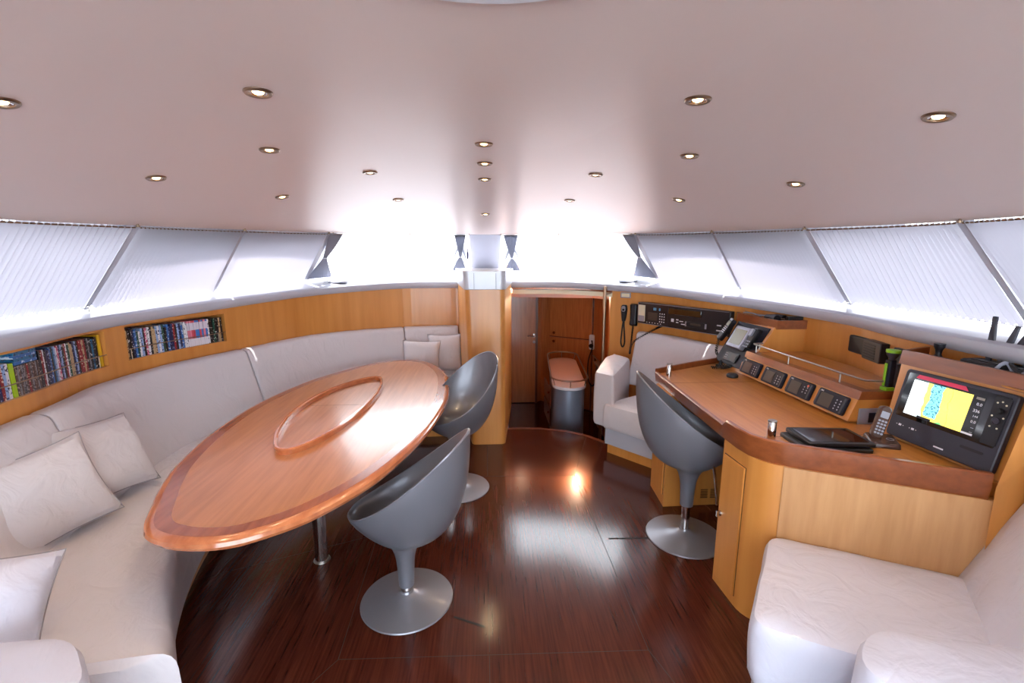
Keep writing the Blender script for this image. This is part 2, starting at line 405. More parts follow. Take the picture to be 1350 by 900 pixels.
# niche retaining rails: thin brass-coloured rods in front of the discs
for k, (a, b, z0, z1) in enumerate(NICHE):
    r = MB(); pts = []
    for i in range(13):
        L = a + (b - a) * i / 12; p, _, nr = wall_at(-1, L); pts.append((p.x - nr.x * .004, p.y - nr.y * .004, z0 + .07))
    root = empty('retaining_rail', 'thin metal rail across the ' + ('niche nearest the camera' if k == 0 else 'forward niche, holding discs in'), 'rail', 'retaining rails of the wall niches', loc=(0, 0, 0))
    r.tube(pts, .003, 6); r.build('rod', 'nickel', root)
    for L in (a + .03, b - .06):
        p, _, nr = wall_at(-1, L); s = MB(); s.tube([(p.x - nr.x * .004, p.y - nr.y * .004, z0), (p.x - nr.x * .004, p.y - nr.y * .004, z0 + .07)], .0025, 6)
        s.build('rail_post', 'nickel', root)

# aft bulkhead with a wide glazed door opening to the cockpit
aft = MB()
aft.box((-2.0, -1.63, .95), (.6, .06, 1.9)); aft.box((2.0, -1.63, .95), (.6, .06, 1.9)); aft.box((0, -1.63, 2.1), (4.6, .06, .2)); aft.box((0, -1.63, .03), (3.4, .06, .06))
struct(aft.build('wall_back', 'white', smooth=False))
struct(MB().box((0, -3.5, 2.34), (5.6, 3.7, .08)).build('ceiling_sun_block', 'white', smooth=False))  # unseen slab added outside the aft door to block direct sun
struct(MB().box((0, -3.4, -.03), (5.2, 3.4, .06)).build('floor_light_bounce', 'white', smooth=False))  # unseen white slab, added to bounce daylight up onto the headliner
dg = MB().box((0, -1.63, 1.03), (3.4, .012, 1.94)).build('door_1', 'glass', smooth=False); struct(dg)
fr = MB()
for x in (-1.68, -.02, 1.68): fr.box((x, -1.62, 1.03), (.05, .05, 1.94))
fr.build('door_frame', 'grey_sill', dg, smooth=False)

# ---------------------------------------------------------------- sill ledge, fascia, window frames
def both_curve(fn, n, a, b):
    return [fn(a + (b - a) * i / n) for i in range(n + 1)]
def lerp_poly(C, t):
    s = t * (len(C) - 1); i = min(int(s), len(C) - 2); return C[i].lerp(C[i + 1], s - i)
def sill_section(side, L, outer):
    p, tg, n = wall_at(side, L); z = p.z; o = Vector(outer)
    i1 = lambda d, zz: Vector((p.x + n.x * d, p.y + n.y * d, zz))
    return [i1(0.0, z - .075), i1(.03, z - .075), i1(.045, z - .062), i1(.052, z - .035), i1(.046, z - .012), i1(.03, z - .001), i1(0.0, z), Vector((o.x, o.y, o.z)), Vector((o.x, o.y, o.z - .05)), i1(-.02, z - .05)]
def sill_outer(side, L):
    # matching point on the outer edge, from the fraction along the wall
    p, _, n = wall_at(side, L)
    best = None
    a = math.atan2(abs(p.x), p.y - 1.5) if p.y > 1.5 else None
    if a is None:
        for i in range(len(SCv) - 1):
            if (SCv[i].y - p.y) * (SCv[i + 1].y - p.y) <= 0 and SCv[i].x > 1.9:
                k = (p.y - SCv[i].y) / (SCv[i + 1].y - SCv[i].y or 1); q = SCv[i].lerp(SCv[i + 1], k); return Vector((q.x * side, q.y, q.z))
        q = SCv[-1]; return Vector((q.x * side, q.y, q.z))
    for i in range(len(SCv) - 1):
        a0, a1 = math.atan2(SCv[i].x, SCv[i].y - 1.5), math.atan2(SCv[i + 1].x, SCv[i + 1].y - 1.5)
        if a0 <= a <= a1:
            q = SCv[i].lerp(SCv[i + 1], (a - a0) / (a1 - a0 or 1)); return Vector((q.x * side, q.y, q.z))
    q = SCv[0]; return Vector((q.x * side, q.y, q.z))
for side, nm in ((-1, 'trim_left_sill'), (1, 'trim_right_sill')):
    R = [sill_section(side, L, sill_outer(side, L)) for L in [LTOT * i / 120 for i in range(121)]]
    struct(MB().loft(R).build(nm, 'grey_sill'))
# centre of the front ledge (behind the mast box)
pl, _, nl = wall_at(-1, LTOT); pr, _, nr_ = wall_at(1, LTOT)
R = [sill_section(-1, LTOT, sill_outer(-1, LTOT)), sill_section(1, LTOT, sill_outer(1, LTOT))]
struct(MB().loft(R).build('trim_front_sill', 'grey_sill'))
# header over the companionway: dark strip and pale rail
R1, R2 = [], []
for i in range(21):
    L = 6.72 + (LTOT - 6.72) * i / 20; p, _, n = wall_at(1, L)
    R1.append([(p.x + n.x * .0, p.y + n.y * .0, p.z - .075), (p.x - n.x * .05, p.y - n.y * .05, p.z - .075), (p.x - n.x * .05, p.y - n.y * .05, p.z - .10), (p.x, p.y, p.z - .10)])
    R2.append([(p.x + n.x * .015, p.y + n.y * .015, p.z - .098), (p.x - n.x * .05, p.y - n.y * .05, p.z - .098), (p.x - n.x * .05, p.y - n.y * .05, p.z - .145), (p.x + n.x * .015, p.y + n.y * .015, p.z - .145)])
struct(MB().loft(R1).build('trim_2', 'trim', smooth=False)); struct(MB().loft(R2).build('trim_3', 'cream', smooth=False))

# ceiling: domed satin headliner
cl = MB(); NA, NR = 64, 24
def ceil_ring(t):
    o = []
    # from port aft, around the front, to starboard aft
    for i in range(13):
        y = -1.6 + 2.6 * i / 12; x = 2.25 * t; o.append((-x, y))
    A = [math.atan2(p.x, p.y - 1) for p in EC]; Rr = [math.hypot(p.x, p.y - 1) for p in EC]
    for i in range(1, NA * 2):
        th = -PI / 2 + PI * i / (NA * 2); a = abs(th)
        for k in range(len(A) - 1):
            if A[k] - 1e-9 <= a <= A[k + 1] + 1e-9:
                w = (a - A[k]) / max(A[k + 1] - A[k], 1e-9); r0 = Rr[k] * (1 - w) + Rr[k + 1] * w; break
        o.append((math.sin(th) * r0 * t, 1 + math.cos(th) * r0 * t))
    for i in range(13):
        y = 1.0 - 2.6 * i / 12; x = 2.25 * t; o.append((x, y))
    return [Vector((x, y, ceil_z(x, y))) for x, y in o]
# hatch hole at (0, .52) radius .41: leave out by building the middle separately
HC, HR = (0.0, 0.568), 0.405
tt = [.30 + .70 * (i / NR) for i in range(NR + 1)]
cl.loft([ceil_ring(t) for t in tt], closed=False, caps=False)
cl.build  # noqa
core = ceil_ring(.30)
cv = [Vector((HC[0] + HR * math.cos(a), HC[1] + HR * math.sin(a), 2.197)) for a in [2 * PI * k / 64 for k in range(64)]]
def core_pt(th):
    # intersection of ray from hatch centre with the core outline
    dx, dy = math.cos(th), math.sin(th); best = None
    P = core + [core[0]]
    for i in range(len(P) - 1):
        ax, ay = P[i].x - HC[0], P[i].y - HC[1]; bx, by = P[i + 1].x - P[i].x, P[i + 1].y - P[i].y
        den = dx * by - dy * bx
        if abs(den) < 1e-9: continue
        t = (ax * by - ay * bx) / den; u = (ax * dy - ay * dx) / den
        if t > 0 and -1e-6 <= u <= 1 + 1e-6 and (best is None or t < best): best = t
    x, y = HC[0] + dx * best, HC[1] + dy * best; return Vector((x, y, ceil_z(x, y)))
ths = sorted(set([2 * PI * k / 96 for k in range(96)] + [math.atan2(p.y - HC[1], p.x - HC[0]) % (2 * PI) for p in core]))
cl.loft([[Vector((HC[0] + HR * math.cos(a), HC[1] + HR * math.sin(a), 2.197)), core_pt(a)] for a in ths], closed=False, caps=False, loop=True)
ceil = struct(cl.build('ceiling', 'ceil'))
# outer roof skin with short eaves over the windows
rf = MB()
def off_ring(t, dz, outw):
    o = []
    for p in ceil_ring(1.0):
        c = Vector((0, min(p.y, 1.0), 0)); v = Vector((p.x, p.y - c.y, 0)); v.normalize()
        a = abs(math.atan2(v.x, v.y)); k = max(0.0, min(1.0, (a - .30) / .12)); k2 = max(0.0, min(1.0, (a - .45) / .85))
        w = outw * ((1 - k) * .15 + k * (1.5 - 1.1 * k2))
        o.append(Vector((p.x + v.x * w, p.y + v.y * w, p.z + dz)))
    return o
rf.loft([off_ring(1, .004, .0), off_ring(1, .02, .2), off_ring(1, .05, .22), off_ring(1, .12, .02), [Vector((p.x * 1.0, p.y, p.z + .10)) for p in ceil_ring(.8)]], closed=False, caps=False)
struct(rf.build('trim_roof', 'white'))
# round roof hatch
hat = empty('roof_hatch', 'round white roof hatch in the ceiling at the top edge of the picture', 'hatch', loc=(HC[0], HC[1], 2.185))
def local(mb, root):
    inv = T3(-root.location)
    mb.v = [inv @ v for v in mb.v]; return mb
bpy.context.view_layer.update()
hr2 = MB(); R = []
for r, z in [(HR - .035, 2.225), (HR - .035, 2.19), (HR - .028, 2.183), (HR + .012, 2.183), (HR + .02, 2.193), (HR + .02, 2.225)]:
    R.append([(HC[0] + r * math.cos(2 * PI * k / 64), HC[1] + r * math.sin(2 * PI * k / 64), z) for k in range(64)])
hr2.loft(R, caps=False, loop=True); local(hr2, hat).build('rim', 'white', hat)
gl = MB(); gl.lathe([(HR - .03, 2.217), (HR - .03, 2.223)], (HC[0], HC[1], 0), 64); local(gl, hat)
M['frost'] = plain('frosted_acrylic', rgb(240, 240, 240), 0.5)
_m, _n, _l, _b = M['frost'], M['frost'].node_tree.nodes, M['frost'].node_tree.links, None
_t = _n.new('ShaderNodeBsdfTranslucent'); _t.inputs['Color'].default_value = (.9, .92, .95, 1); _l.new(_t.outputs[0], _n['Material Output'].inputs['Surface'])
gl.build('pane', 'frost', hat)
# ceiling downlights
LIGHTS = [(-0.675, 1.518), (-0.001, 2.13), (0.002, 2.515), (0.001, 2.922), (0.005, 4.178), (-0.923, 2.132), (-1.531, 2.321), (-1.239, 2.981), (-0.638, 2.714), (-0.65, 3.604), (-1.341, 1.445), (0.672, 1.508), (0.932, 2.138), (1.555, 2.297), (1.246, 2.976), (0.637, 2.714), (0.648, 3.586), (1.374, 1.402)]
LN = ['largest lit downlight on the port side, above the near end of the table', 'nearest of the four downlights in the centre row', 'second from the near end of the centre row', 'third from the near end of the centre row', 'farthest of the centre row, over the mast box',
      'middle of the left inner row of downlights', 'downlight above the left side, over the disc niches', 'smallest lit downlight at left, close to the blinds', 'unlit-looking downlight in the glare left of the centre row', 'tiny downlight left of the centre row, nearest the windscreen',
      'downlight cut by the left edge of the picture', 'large downlight right of centre, mirror of the left large one', 'middle of the right inner row of downlights', 'downlight above the chart desk shelf', 'smallest lit downlight at right, close to the blinds', 'dim downlight in the glare right of the centre row', 'tiny downlight right of the centre row, nearest the windscreen', 'largest downlight, near the right edge of the picture']
M['bulb'] = plain('warm_bulb', rgb(255, 220, 160), 0.4, emit=(1.0, 0.62, 0.25, 1), es=7)
M['bulbdim'] = plain('dim_bulb', rgb(255, 240, 220), 0.4, emit=(1.0, 0.7, 0.4, 1), es=1.5)
dl0 = None
ring = MB(); bulb = MB(); cup = MB()
ring.loft([[(r * math.cos(2 * PI * k / 32), r * math.sin(2 * PI * k / 32), z) for k in range(32)] for r, z in [(.041, .002), (.041, -.003), (.037, -.0075), (.028, -.007), (.0245, -.002), (.0245, .002)]], caps=False, loop=True)
bulb.lathe([(0.001, -.0065), (.008, -.0065), (.014, -.004), (.0165, .001), (.0165, .003)], n=24)
cup.loft([[(r * math.cos(2 * PI * k / 32), r * math.sin(2 * PI * k / 32), z) for k in range(32)] for r, z in [(.0245, -.004), (.0165, -.001), (.0165, .001), (.0245, .001)]], caps=False, loop=True)
proto = []
for i, (x, y) in enumerate(LIGHTS):
    e = 1e-3; z = ceil_z(x, y)
    nx = (ceil_z(x + .02, y) - ceil_z(x - .02, y)) / .04; ny = (ceil_z(x, y + .02) - ceil_z(x, y - .02)) / .04
    nrm = Vector((-nx, -ny, 1)).normalized(); X = Vector((1, 0, nx)).normalized()
    Mx = frame((x, y, z), X, nrm.cross(X))
    root = empty('downlight', 'recessed light, ' + LN[i], 'ceiling light', 'recessed ceiling lights', Mx=Mx)
    if i == 0: proto = [ring.build('trim_ring', 'nickel', root), bulb.build('bulb', 'bulb', root), cup.build('reflector', 'chrome', root)]
    else:
        for o in proto:
            c = o.copy(); COL.objects.link(c); c.parent = root
            if o.name.startswith('bulb') and i in (8, 9, 15, 16): c.data = o.data.copy(); c.data.materials[0] = M['bulbdim']
    if i not in (8, 9, 15, 16):
        ld = bpy.data.lights.new('lamp_glow', 'SPOT'); ld.energy = 2.2; ld.color = (1, .72, .42); ld.shadow_soft_size = .015; ld.spot_size = math.radians(100); ld.spot_blend = .7
        lo = bpy.data.objects.new('lamp_glow', ld); COL.objects.link(lo); lo.parent = root; lo.location = (0, 0, -.012)

# windows: mullions between the curves, glass panes, blinds
def E3(i, side): return Vector((EDGE[i][0] * side, EDGE[i][1], EDGE[i][2]))
def S3(i, side): return Vector((SILL[i][0] * side, SILL[i][1], SILL[i][2]))
# parameter positions: edge curve index 3..8 match sill index 4..8
def top_c(side, s):   # s in control-index units on EDGE
    q = lerp_poly(catmull(EDGE), s / (len(EDGE) - 1)); return Vector((q.x * side, q.y, q.z))
TC, BC = catmull(EDGE), catmull(SILL)
def top_at(side, s): q = lerp_poly(TC, s / (len(EDGE) - 1)); return Vector((q.x * side, q.y, q.z - .004))
def bot_at(side, s): q = lerp_poly(BC, s / (len(SILL) - 1)); return Vector((q.x * side, q.y, q.z + .006))
TOPS = [3, 4, 5, 6.5, 9]; BOTS = [4, 5, 6, 7, 9]
def surf(side, t0, t1, b0, b1, u, v):
    a = top_at(side, t0 + (t1 - t0) * u); b = bot_at(side, b0 + (b1 - b0) * u); return a.lerp(b, v)
def surf_n(side, t0, t1, b0, b1, u, v):
    e = .01; du = surf(side, t0, t1, b0, b1, min(u + e, 1), v) - surf(side, t0, t1, b0, b1, max(u - e, 0), v)
    dv = surf(side, t0, t1, b0, b1, u, 1) - surf(side, t0, t1, b0, b1, u, 0)
    n = du.cross(dv).normalized()
    if n.dot(Vector((0, 1.5, 1.2)) - surf(side, t0, t1, b0, b1, u, v)) < 0: n = -n
    return n
wn = 0
NPL = {0: 24, 1: 27, 2: 26, 3: 60}
PN = ['narrow blind nearest the windscreen', 'second blind from the windscreen', 'third blind from the windscreen', 'blind nearest the camera, cut by the picture edge']
for side in (-1, 1):
    sn = 'left' if side < 0 else 'right'
    for k in range(4):
        t0, t1, b0, b1 = TOPS[k], TOPS[k + 1], BOTS[k], BOTS[k + 1]
        wn += 1
        g = MB().grid(lambda u, v: surf(side, t0, t1, b0, b1, u, v) - surf_n(side, t0, t1, b0, b1, u, .5) * .05, 12, 1)
        struct(g.build('window_%d' % wn, 'glass'))
        # pleated blind
        root = empty('pleated_blind', 'white pleated blind, %s side, %s' % (sn, PN[k]), 'blind', 'pleated window blinds', loc=tuple(surf(side, t0, t1, b0, b1, .5, 1)))
        n = NPL[k]; mb = MB(); vs = []
        a0, a1 = .018, .985
        for j in range(2):
            for i in range(2 * n + 1):
                u = a0 + (a1 - a0) * (i + (.62 if i % 2 else 0)) / (2 * n + .62); v = (-.004, .95)[j]
                p = surf(side, t0, t1, b0, b1, u, v); q = surf_n(side, t0, t1, b0, b1, u, .5)
                vs.append(p + q * ((.026 if i % 2 else -.014) if k < 2 else (.015 if i % 2 else -.008)) - root.location)
        mb.add(vs, [(i, i + 1, 2 * n + 2 + i, 2 * n + 1 + i) for i in range(2 * n)])
        mb.build('pleated_shade', 'blind', root, smooth=False)
        rl = MB(); rl.tube([surf(side, t0, t1, b0, b1, a0 + (a1 - a0) * i / 12, .006) + surf_n(side, t0, t1, b0, b1, i / 12, .5) * .008 - root.location for i in range(13)], .0045, 6); rl.build('top_rail', 'nickel', root)
        rl = MB(); rl.tube([surf(side, t0, t1, b0, b1, a0 + (a1 - a0) * i / 12, .955) + surf_n(side, t0, t1, b0, b1, i / 12, .5) * .004 - root.location for i in range(13)], .003, 6); rl.build('bottom_rail', 'steel', root)
    # mullions
    mm = MB()
    for j in range(4):
        a, b = top_at(side, TOPS[j]), bot_at(side, BOTS[j]); w = .034 if j else .06
        ta = (top_at(side, TOPS[j] + .1) - top_at(side, TOPS[j] - .1)).normalized(); tb = (bot_at(side, BOTS[j] + .1) - bot_at(side, BOTS[j] - .1)).normalized()
        n = ta.cross(b - a).normalized()
        if n.dot(Vector((0, 1.5, 1.2)) - a) < 0: n = -n
        sh = -.025 if j == 0 else 0
        mb = MB(); mb.loft([[a + ta * (sh - w / 2) - n * .05, a + ta * (sh + w / 2) - n * .05, a + ta * (sh + w / 2) - n * .004, a + ta * (sh - w / 2) - n * .004],
                 [b + tb * (sh * 2 - w / 2) - n * .05, b + tb * (sh * 2 + w / 2) - n * .05, b + tb * (sh * 2 + w / 2) - n * .004, b + tb * (sh * 2 - w / 2) - n * .004]])
        wn2 = {0: 'a', 1: 'b', 2: 'c', 3: 'd'}[j]
        struct(mb.build('trim_%s_mullion' % sn, 'grey_sill', smooth=False))
# two front windows either side of the white centre panel
def fsurf(side, u, v):   # u: 0 centre .. 1 corner
    a = top_at(side, .40 + 2.55 * u); b = bot_at(side, .5 + 3.45 * u); return a.lerp(b, v)
for side in (-1, 1):
    wn += 1
    g = MB().grid(lambda u, v: fsurf(side, u, v) + Vector((0, .03, .03)), 24, 1); struct(g.build('window_%d' % wn, 'glass'))
R = []
for v in (0.0, .5, 1.0):
    a, b = fsurf(-1, 0, v), fsurf(1, 0, v); R.append([a, b, b + Vector((0, .06, .04)), a + Vector((0, .06, .04))])
struct(MB().loft(R).build('trim_windscreen_post', 'grey_sill', smooth=False))
# white foredeck and side decks outside
dk = MB(); dk.prism([(-3.4, -2), (-2.42, -2), (-2.42, 1), (-2.52, 3), (-2.3, 4.0), (-1.9, 4.8), (-1.35, 5.7), (0, 6.0), (1.35, 5.7), (1.9, 4.8), (2.3, 4.0), (2.52, 3), (2.42, 1), (2.42, -2), (3.4, -2), (3.4, 6), (2.4, 9.5), (-2.4, 9.5), (-3.4, 6)], 1.20, 1.25)
M['deck'] = plain('grey_deck', rgb(176, 176, 180), .6)
struct(dk.build('floor_foredeck', 'deck', smooth=False))

# ---------------------------------------------------------------- curtains, rods, brackets at the windscreen
def curtain(side, u0, u1, waist, label, ub0=None, ub1=None, uw=None):
    ub0 = u0 if ub0 is None else ub0; ub1 = u1 if ub1 is None else ub1; uw = (u0 + u1) / 2 if uw is None else uw
    base = fsurf(side, uw, .8); root = empty('tied_curtain', label, 'curtain', 'grey curtains tied at the waist', loc=tuple(base))
    def width(v):
        if v < waist: s = 1 - v / waist; k = s ** .9; c0 = u0 + (uw - u0) * (1 - k); c1 = u1 + (uw - u1) * (1 - k)
        else: s = (v - waist) / (1 - waist); k = s ** .85; c0 = uw + (ub0 - uw) * k; c1 = uw + (ub1 - uw) * k
        m = .0065; c0 -= m; c1 += m
        return c0, c1
    nf = 11
    def fn(i, j):
        v = .985 * j; c0, c1 = width(v); u = c0 + (c1 - c0) * i
        p = fsurf(side, max(0.0, min(u, 1.06)), v) if u <= 1 else fsurf(side, 1, v).lerp(fsurf(side, 1, v) + (fsurf(side, 1, v) - fsurf(side, .98, v)) * (u - 1) / .02, 1)
        w = abs(c1 - c0); amp = .014 * min(1, w / .05) + .002
        return p + Vector((0, -.03 - amp * math.cos(i * nf * 2 * PI), -.02 * 0)) - base
    MB().grid(fn, nf * 6, 16).build('curtain_fabric', 'curtain', root, solid=.0015)
    c0, c1 = width(waist)
    a = fsurf(side, c0, waist); b = fsurf(side, min(c1, 1), waist); c = (a + b) / 2 + Vector((0, -.03, 0)); r = max((a - b).length / 2, .018)
    MB().tube([c - base + Vector((r * math.cos(t), .025 * math.sin(t), 0)) for t in [2 * PI * k / 20 for k in range(20)]], .005, 6, loop=True).build('tie_band', 'white', root)
curtain(-1, .925, .99, .52, 'grey curtain tied at the waist at the left corner of the windscreen', .91, .992, .965)
curtain(-1, .04, .135, .58, 'grey tied curtain just left of the white centre panel', .055, .20, .105)
curtain(1, .03, .155, .62, 'grey tied curtain just right of the white centre panel', .06, .225, .125)
curtain(1, .925, .99, .5, 'grey curtain tied at the waist at the right corner of the windscreen', .91, .992, .965)
for side in (-1, 1):
    sn = 'left' if side < 0 else 'right'
    pts = [fsurf(side, -.06 + 1.04 * i / 16 if i else 0, .01) + Vector((0, -.035, .0)) for i in range(17)]
    base = pts[8].copy()
    root = empty('curtain_rod', 'thin metal curtain rod along the top of the %s windscreen pane' % sn, 'curtain rod', 'windscreen curtain rods', loc=tuple(base))
    MB().tube([p - base for p in pts], .004, 6).build('rod', 'nickel', root)
    for i in (0, 8, 16):
        p = pts[i] - base; MB().tube([p, p + Vector((0, .0, .045))], .006, 8).build('bracket', 'nickel', root)
    for j in range(4):
        a = top_at(side, TOPS[j]); d = Vector((-side * .5, -.6, .6)).normalized()
        lab = ['windscreen corner', 'joint between the first two blinds', 'joint between the second and third blinds', 'joint of the near blinds'][j]
        r2 = empty('blind_bracket', 'small metal bracket at the ceiling above the %s %s' % (sn, lab), 'bracket', 'blind brackets', loc=tuple(a))
        MB().tube([d * .02 + Vector((0, 0, -.012)), d * .045 + Vector((0, 0, .02))], .006, 8).build('pin', 'nickel', r2)
        MB().lathe([(.001, -.006), (.011, -.006), (.011, .004), (.001, .004)], tuple(d * .02 + Vector((0, 0, -.012))), 12).build('clip', 'nickel', r2)
        b = bot_at(side, BOTS[j])
        cc = (Vector((0, 2, b.z)) - b).normalized()
        r3 = empty('sill_clip', 'small metal clip on the sill under the %s %s' % (sn, lab), 'clip', 'blind clips on the sill', loc=tuple(b + cc * .03))
        MB().tube([(0, 0, -.006), (0, 0, .028)], .004, 8).build('post', 'steel', r3); MB().box((0, 0, .028), (.02, .008, .006)).build('hook', 'steel', r3)
# small winged gadget hanging by the left centre curtain: cord with a blue tool
hb = fsurf(-1, 0, .05) + Vector((-.02, -.05, 0))
root = empty('hanging_tool', 'small blue handled tool hanging on a cord beside the left centre curtain', 'hanging tool', loc=tuple(hb))
MB().tube([(0, 0, .0), (0, 0, -.12)], .0025, 6).build('cord', 'nickel', root)
MB().lathe([(.001, -.12), (.012, -.125), (.014, -.145), (.009, -.16), (.001, -.162)], n=12).build('head', 'socket', root)
M['navyblue'] = plain('navy_blue', rgb(40, 44, 110), 0.4)
MB().lathe([(.001, -.16), (.011, -.165), (.012, -.2), (.009, -.235), (.001, -.238)], n=12).build('handle', 'navyblue', root)
# grey puck-like vents lying on the sill near the corners
for side, lb in ((-1, 'flat oval grey plate lying on the ledge below the left corner curtain'), (1, 'flat oval grey plate lying on the ledge below the right corner curtain')):
    root = MB().lathe([(.001, 0), (.10, 0), (.105, .006), (.098, .014), (.001, .016)], n=28, sy=.55).build('ledge_plate', 'silver'); root.location = (side * 1.52, 4.83, 1.449); tag(root, lb, 'plate', 'oval plates on the ledge')

# ---------------------------------------------------------------- mast box (wood column with silver cap)
base = [(-.31, 5.12), (-.175, 3.985), (.165, 3.985), (.285, 5.08)]
def colring(z, k=1.0, r=(0, .05, .05, 0)):
    t = 1 - z / 1.43
    P = [(-.31, 5.12), (-.182 + .045 * t, 3.985), (.168 + .0 * t, 3.985), (.285, 5.08)]
    P = [(p[0] * k, 3.985 + (p[1] - 3.985) * k if k <= 1 else p[1] - (k - 1) * .3) for p in P]
    return [(x, y, z) for x, y in roundpoly(P, list(r), 6)]
col_root = empty('mast_box', 'tall honey wood column with silver-grey cap between the sofa and the companionway', 'column', loc=(0, 4.4, 0))
local(MB().loft([colring(0), colring(1.43)]), col_root).build('column_body', 'honey', col_root)
local(MB().loft([colring(1.428, 1.03), colring(1.59, 1.06)]), col_root).build('column_cap', 'cap', col_root, bevel=.004)
sm2 = MB()
for x in (-.10, .09): sm2.box((x, 3.985 - .014, 1.512), (.0025, .006, .155))
local(sm2, col_root).build('cap_seam', 'dark', col_root, smooth=False)

# ---------------------------------------------------------------- companionway and lower cabin
CB = [(.22, 4.45), (.30, 6.9), (.79, 6.9), (.86, 6.98), (.98, 6.86), (1.56, 6.45), (1.72, 6.08), (1.9, 5.6), (1.95, 4.6)]
wl = MB()
for a, b in zip(CB[:-1], CB[1:]): wl.add([(a[0], a[1], -.55), (b[0], b[1], -.55), (b[0], b[1], 1.36), (a[0], a[1], 1.36)], [(0, 1, 2, 3)])
struct(wl.build('wall_lower', 'cabin', smooth=False))
struct(MB().prism([(.15, 5.12), (1.32, 4.86), (2.3, 4.6), (2.3, 7.3), (.15, 7.3)], 1.36, 1.38).build('ceiling_lower', 'cabin', smooth=False))
ww = MB(); ww.add([(1.335, 4.80, -.55), (1.345, 4.84, -.55), (1.345, 4.84, 1.40), (1.335, 4.80, 1.40)], [(0, 1, 2, 3)])
for a, b in [((1.335, 4.80), (1.36, 4.95)), ((1.36, 4.95), (1.95, 4.75))]: ww.add([(a[0], a[1], -.55), (b[0], b[1], -.55), (b[0], b[1], 1.36), (a[0], a[1], 1.36)], [(0, 1, 2, 3)])
struct(ww.build('wall_companionway', 'honey', smooth=False))
# cabin door
dr = MB().box((.545, 6.885, .40), (.43, .03, 1.88)).build('door_2', 'cabin', smooth=False, bevel=.004); struct(dr)
h = MB(); h.tube([(.735, 6.87, .53), (.735, 6.82, .53), (.73, 6.81, .53), (.63, 6.81, .53)], .011, 8); h.lathe([(.001, -.008), (.03, -.008), (.03, .008), (.001, .008)], n=16, Mx=frame((.735, 6.865, .53), (1, 0, 0), (0, 0, 1))); h.lathe([(.001, -.008), (.024, -.008), (.024, .012), (.001, .012)], n=16, Mx=frame((.735, 6.865, .43), (1, 0, 0), (0, 0, 1)))
h.build('door_handle', 'chrome', dr)
struct(MB().box((.775, 6.88, .40), (.035, .05, 1.9)).build('trim_4', 'cabin_dark', smooth=False))
# tall cupboard with upper and lower doors
def panel_frame(a, b, z, off=.0):
    x = Vector((b[0] - a[0], b[1] - a[1], 0)).normalized(); n = x.cross(Vector((0, 0, 1)))
    o = Vector((a[0], a[1], z)) + n * off
    return frame(o, x, (0, 0, 1)), math.hypot(b[0] - a[0], b[1] - a[1])
Fm, Wd = panel_frame((.98, 6.86), (1.56, 6.45), -.55, .012)
cup_r = empty('tall_cupboard', 'tall reddish cupboard with two doors and round knobs in the cabin below', 'cupboard', Mx=Fm)
MB().box((Wd / 2, .86, 0), (Wd - .01, 1.72, .02)).build('carcass', 'cabin_dark', cup_r, smooth=False)
for z0, z1, kz in ((.02, 1.07, 1.01), (1.085, 1.70, 1.14)):
    d = MB().box((Wd / 2, (z0 + z1) / 2, .02), (Wd - .03, z1 - z0, .022)).build('cupboard_door', 'cabin_up', cup_r, smooth=False, bevel=.003)
    MB().lathe([(.001, .0), (.008, .0), (.009, .012), (.022, .02), (.02, .03), (.001, .033)], n=16, Mx=T3((.10, kz, .03))).build('knob', 'chrome', d)
MB().box((Wd / 2, 1.80, .018), (Wd - .02, .15, .02)).build('dark_vent_panel', 'cabin_dark', cup_r, smooth=False)
Fm, Wd = panel_frame((1.56, 6.45), (1.72, 6.08), -.55, .012)
cup2 = empty('narrow_cupboard', 'narrow reddish cupboard door with one round knob beside the companionway pole', 'cupboard', Mx=Fm)
d = MB().box((Wd / 2, 1.3, .0), (Wd - .05, 1.0, .02)).build('cupboard_door', 'cabin_up', cup2, smooth=False, bevel=.003)
MB().lathe([(.001, .0), (.008, .0), (.009, .012), (.022, .02), (.02, .03), (.001, .033)], n=16, Mx=T3((Wd - .10, 1.19, .01))).build('knob', 'chrome', d)
# socket strip with plug, cable and the small counter behind the pole
sr = empty('socket_strip', 'white double power socket with a black plug beside the narrow cupboard', 'socket', Mx=frame((1.545, 6.43, .60), Vector((.58, -.41, 0)), (0, 0, 1)) @ T3((0, -.10, .03)))
MB().rbox((0, 0, 0), (.08, .22, .02), .02, ch=.004).build('plate', 'socket', sr)
MB().lathe([(.001, 0), (.03, 0), (.03, .03), (.001, .03)], n=16, Mx=T3((0, -.05, .01))).build('plug', 'black', sr)
cr = empty('power_cable', 'dark cable looping down from the socket beside the small counter', 'cable', loc=(1.52, 6.38, .5))
MB().tube(catmull([(0, 0, .03), (.0, -.05, -.06), (-.06, -.08, -.25), (-.06, -.1, -.5), (0, -.1, -.62), (.06, -.12, -.5), (.03, -.1, -.2)], 6), .009, 6).build('cord', 'rubber', cr)
ct = empty('side_counter', 'small pale counter with a metal rail beyond the companionway pole', 'counter', loc=(1.6, 5.75, -.55))
MB().prism([(-.1, .28), (.2, .28), (.32, -.5), (.0, -.6), (-.12, -.3)], 0, .82).build('counter_body', 'cabin_dark', ct, smooth=False)
MB().prism([(-.12, .30), (.2, .30), (.34, -.52), (.0, -.62), (-.14, -.3)], .82, .85).build('counter_top', 'shelfgrey', ct, smooth=False)
MB().tube([(-.13, .3, .93), (-.15, -.3, .93), (0, -.64, .93)], .009, 8).tube([(-.13, .28, .85), (-.13, .28, .93)], .006, 6).tube([(-.14, -.3, .85), (-.15, -.3, .93)], .006, 6).build('rail', 'steel', ct)
